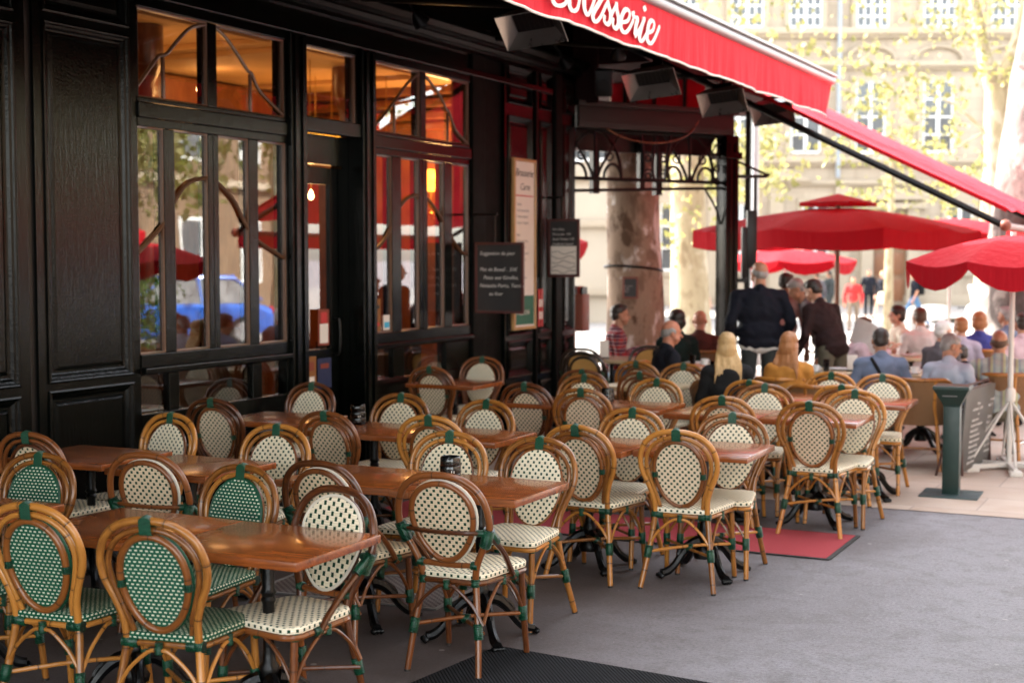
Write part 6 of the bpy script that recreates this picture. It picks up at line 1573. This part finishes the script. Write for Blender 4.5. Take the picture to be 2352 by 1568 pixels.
    if bag=='pack':
        bm=bmesh.new(); box(bm,up(0,-.20,.27),(.30,.16,.42),(-la,0,0),.05); obj('backpack',bm,'cloth_black',t)
    return t
V_=Vector
person(1745,14.9,TH+R(4),'heavy man in a navy jacket with a white shirt hem, standing back to us','stand','navy','charcoal','tan','grey','fringe',scale=1.075,coat=1,inner='white',wide=1.32,hyaw=12,arms=(((-.30,-.05,1.10),(-.27,.12,.88)),((.30,-.05,1.10),(.27,.12,.88))))
person(1800,16.0,TH+R(-25),'man in a pink shirt standing behind the navy jacket man, facing right','stand','pink','grey','tan','dark','short',lean_=10,hyaw=-20)
person(1893,15.9,R(112),'grey haired man in a grey shirt bending forward to the left','stand','greyshirt','charcoal','tan','grey','short',lean_=26,hpitch=18,scale=1.0)
person(1915,14.7,R(62),'man with dark hair in a dark brown jacket leaning over the table','stand','brown','khaki','tan','dark','short',lean_=24,coat=1,wide=1.08,hyaw=15,hpitch=12,arms=(((-.27,.12,1.05),(-.22,.34,.82)),((.28,.16,1.06),(.24,.38,.80))))
person(1522,13.6,R(-48),'bald man in a dark suit seated in profile facing right','sit','darknavy','charcoal','red','grey','fringe',coat=1,wide=1.1,inner=None,hyaw=-8,lean_=6,hpitch=6,dz=.0)
person(1672,12.0,TH,'blonde woman with long hair and a black jacket seated with her back to us','sit','black','black','fair','blond','long',coat=1,lean_=3,scale=.97,wide=.95)
person(1814,12.35,R(14),'woman with long ginger hair and ochre jacket seated with her back to us','sit','ochre','charcoal','fair','ginger','long',coat=1,lean_=4,scale=.96,wide=.92,hyaw=-18)
person(1410,16.2,R(-60),'bearded man in a red plaid shirt seated in profile facing right','sit','plaid','jeans','tan','dark','short',scale=1.05,dz=.0,lean_=4)
person(2027,13.0,R(18),'man in a blue shirt with a black shoulder strap seated with his back to us','sit','blue','khaki','tan','dark','short',lean_=8,bag='strap',wide=1.12,scale=.96,hpitch=4)
person(2176,12.75,R(-12),'grey haired man in a pale vest over a black shirt, head turned right','sit','palevest','charcoal','tan','grey','short',lean_=8,hyaw=-52,hpitch=14,scale=.93,wide=1.1,sleeves=False)
person(2298,12.9,R(8),'man in a green striped shirt seated at the right edge with his back to us','sit','striped','khaki','tan','brown','fringe',wide=1.3,scale=.95,lean_=4)
person(1962,15.2,R(-62),'person in a pale pink top reading a newspaper behind the brown jacket man','sit','pinkpale','cream','fair','brown','short',lean_=8,scale=.97,arms=(((-.24,.10,.70),(-.16,.36,.90)),((.24,.10,.70),(.16,.36,.90))))
person(1608,16.0,TH+R(-5),'bald man in a brown red shirt seated left of the black post','sit','brownred','charcoal','red','brown','bald',scale=1.0,wide=1.05)
person(1556,15.3,TH+R(20),'person with black hair and dark top seated behind the bald man in the suit','sit','green','black','tan','dark','bob',scale=1.03)
person(2208,15.7,R(10),'person in a lavender top seated behind the white vest man','sit','lavender','cream','fair','ginger','short',scale=.95,sleeves=False,hyaw=20)
person(2251,16.2,TH,'woman with short blonde hair and a striped blue top seated in the sun','sit','royal','white','fair','ginger','bob',scale=.98,sleeves=False)
person(2165,14.3,R(-30),'grey haired person mostly hidden behind the man in the white vest','sit','grey','charcoal','fair','white','short',scale=.97)
person(2352,15.2,TH,'person in a pink shirt cut off by the right edge of the picture','sit','pinkpale','charcoal','tan','dark','short',scale=1.0)
person(2245,14.0,R(40),'person in dark blue seated between the white vest man and the striped shirt man','sit','darknavy','jeans','tan','dark','short',scale=.84,lean_=30)
person(2118,16.8,TH,'person in a white shirt seated in the sun left of the white vest man','sit','white','jeans','tan','brown','short',lean_=5)
person(2065,17.6,R(120),'person in a pale top seated in profile beyond the blue shirt man','sit','cream','charcoal','fair','dark','bob',sleeves=False)
person(2315,17.2,R(60),'person in a light blue shirt seated far right beyond the striped shirt man','sit','blue','jeans','tan','grey','short')
person(1618,58,R(-64),'fair haired woman in a short black dress walking right beyond the black post','walk','navy','black','fair','blond','bob',step=.7,sleeves=False,skirt='navy',group='walkers')
person(1995,50,R(200),'man in a dark suit and white shirt standing before the carved door','stand','darknavy','navy','tan','dark','short',coat=1,scale=1.02,step=.2)
person(2027,49,R(150),'woman in a white skirt and dark top walking by the carved door','walk','navy','cream','fair','blond','bob',step=.7,skirt='cream',scale=.97)
person(2100,42.5,R(112),'man in a dark T shirt and jeans striding left with a backpack','walk','navy','jeans','tan','brown','short',step=.95,sleeves=False,bag='pack',scale=1.02)
person(1960,41,R(190),'person in a red jacket walking beyond the bright parasol','walk','red','taupe','tan','dark','short',step=.5,scale=.95)
person(1905,47,R(60),'person in dark clothes far behind the parasol pole','walk','charcoal','charcoal','tan','dark','short',step=.6)
person(1876,44,R(30),'person in grey clothes far behind the parasol pole, left of the other walker','walk','grey','jeans','tan','brown','short',step=.6)
person(9.0,0,R(160),'man in a pale blue shirt standing on the sunny street, seen only in the reflections','stand','blue','khaki','tan','grey','short',loc=(8.6,14.8)) if False else None
# newspaper
p=ground(1992,15.0); bm=bmesh.new()
for i in range(6):
    for s in (0,):
        x0,x1=-.30+.10*i,-.20+.10*i; z=lambda x:.03*math.cos(x*9)
        bm.faces.new([bm.verts.new(q) for q in ((x0,z(x0),-.20),(x1,z(x1),-.20),(x1,z(x1)+.06,.20),(x0,z(x0)+.06,.20))])
bmesh.ops.solidify(bm,geom=bm.faces,thickness=.004)
o=obj('newspaper',bm,'white_plastic',loc=(p.x,p.y,1.02),rot=(R(10),R(24),R(-20))); o.scale=(.6,.6,.7)
tag(o,'open white newspaper held up by the person in pink','newspaper')
# ---------------------------------------------------------------- sky, sun, camera
w=D.worlds.new('World'); SC.world=w; w.use_nodes=True; nt=w.node_tree; bg=nt.nodes['Background']
sd=Vector((-.995,.10,0)).normalized(); EL=R(47)
sky=N(nt,'ShaderNodeTexSky'); sky.sky_type='NISHITA'; sky.sun_disc=False; sky.sun_elevation=EL; sky.sun_rotation=math.atan2(sd.x,sd.y); sky.air_density=1.0; sky.dust_density=2.0
hs_=N(nt,'ShaderNodeHueSaturation'); hs_.inputs['Saturation'].default_value=.42; link(nt,sky.outputs[0],hs_.inputs['Color'])
link(nt,mixc(nt,1.0,hs_.outputs[0],(1.0,.955,.88),'MULTIPLY'),bg.inputs[0]); bg.inputs[1].default_value=.125
l=D.lights.new('sun','SUN'); l.energy=2.4; l.angle=R(.5); l.color=(1,.93,.82); lo=D.objects.new('sun',l); COL.objects.link(lo)
dirv=-Vector((sd.x*math.cos(EL),sd.y*math.cos(EL),math.sin(EL))); lo.rotation_euler=dirv.to_track_quat('-Z','Y').to_euler(); lo.location=(0,0,30)
cam=D.cameras.new('camera'); cam.sensor_width=36; cam.lens=36*3267/2352; cam.clip_end=2000; cam.clip_start=.05
co=D.objects.new('camera',cam); COL.objects.link(co); co.location=(CAMX,0,CAMH); co.rotation_euler=(PI/2-PIT,0,TH); SC.camera=co
cam.dof.use_dof=True; cam.dof.focus_distance=6.7; cam.dof.aperture_fstop=2.3
vs=SC.view_settings; vs.view_transform='Standard'; vs.look='None'; vs.exposure=3.72; vs.gamma=1; vs.use_curve_mapping=False
SC.cycles.use_denoising=True; SC.cycles.max_bounces=8; SC.cycles.transparent_max_bounces=12; SC.cycles.sample_clamp_indirect=6
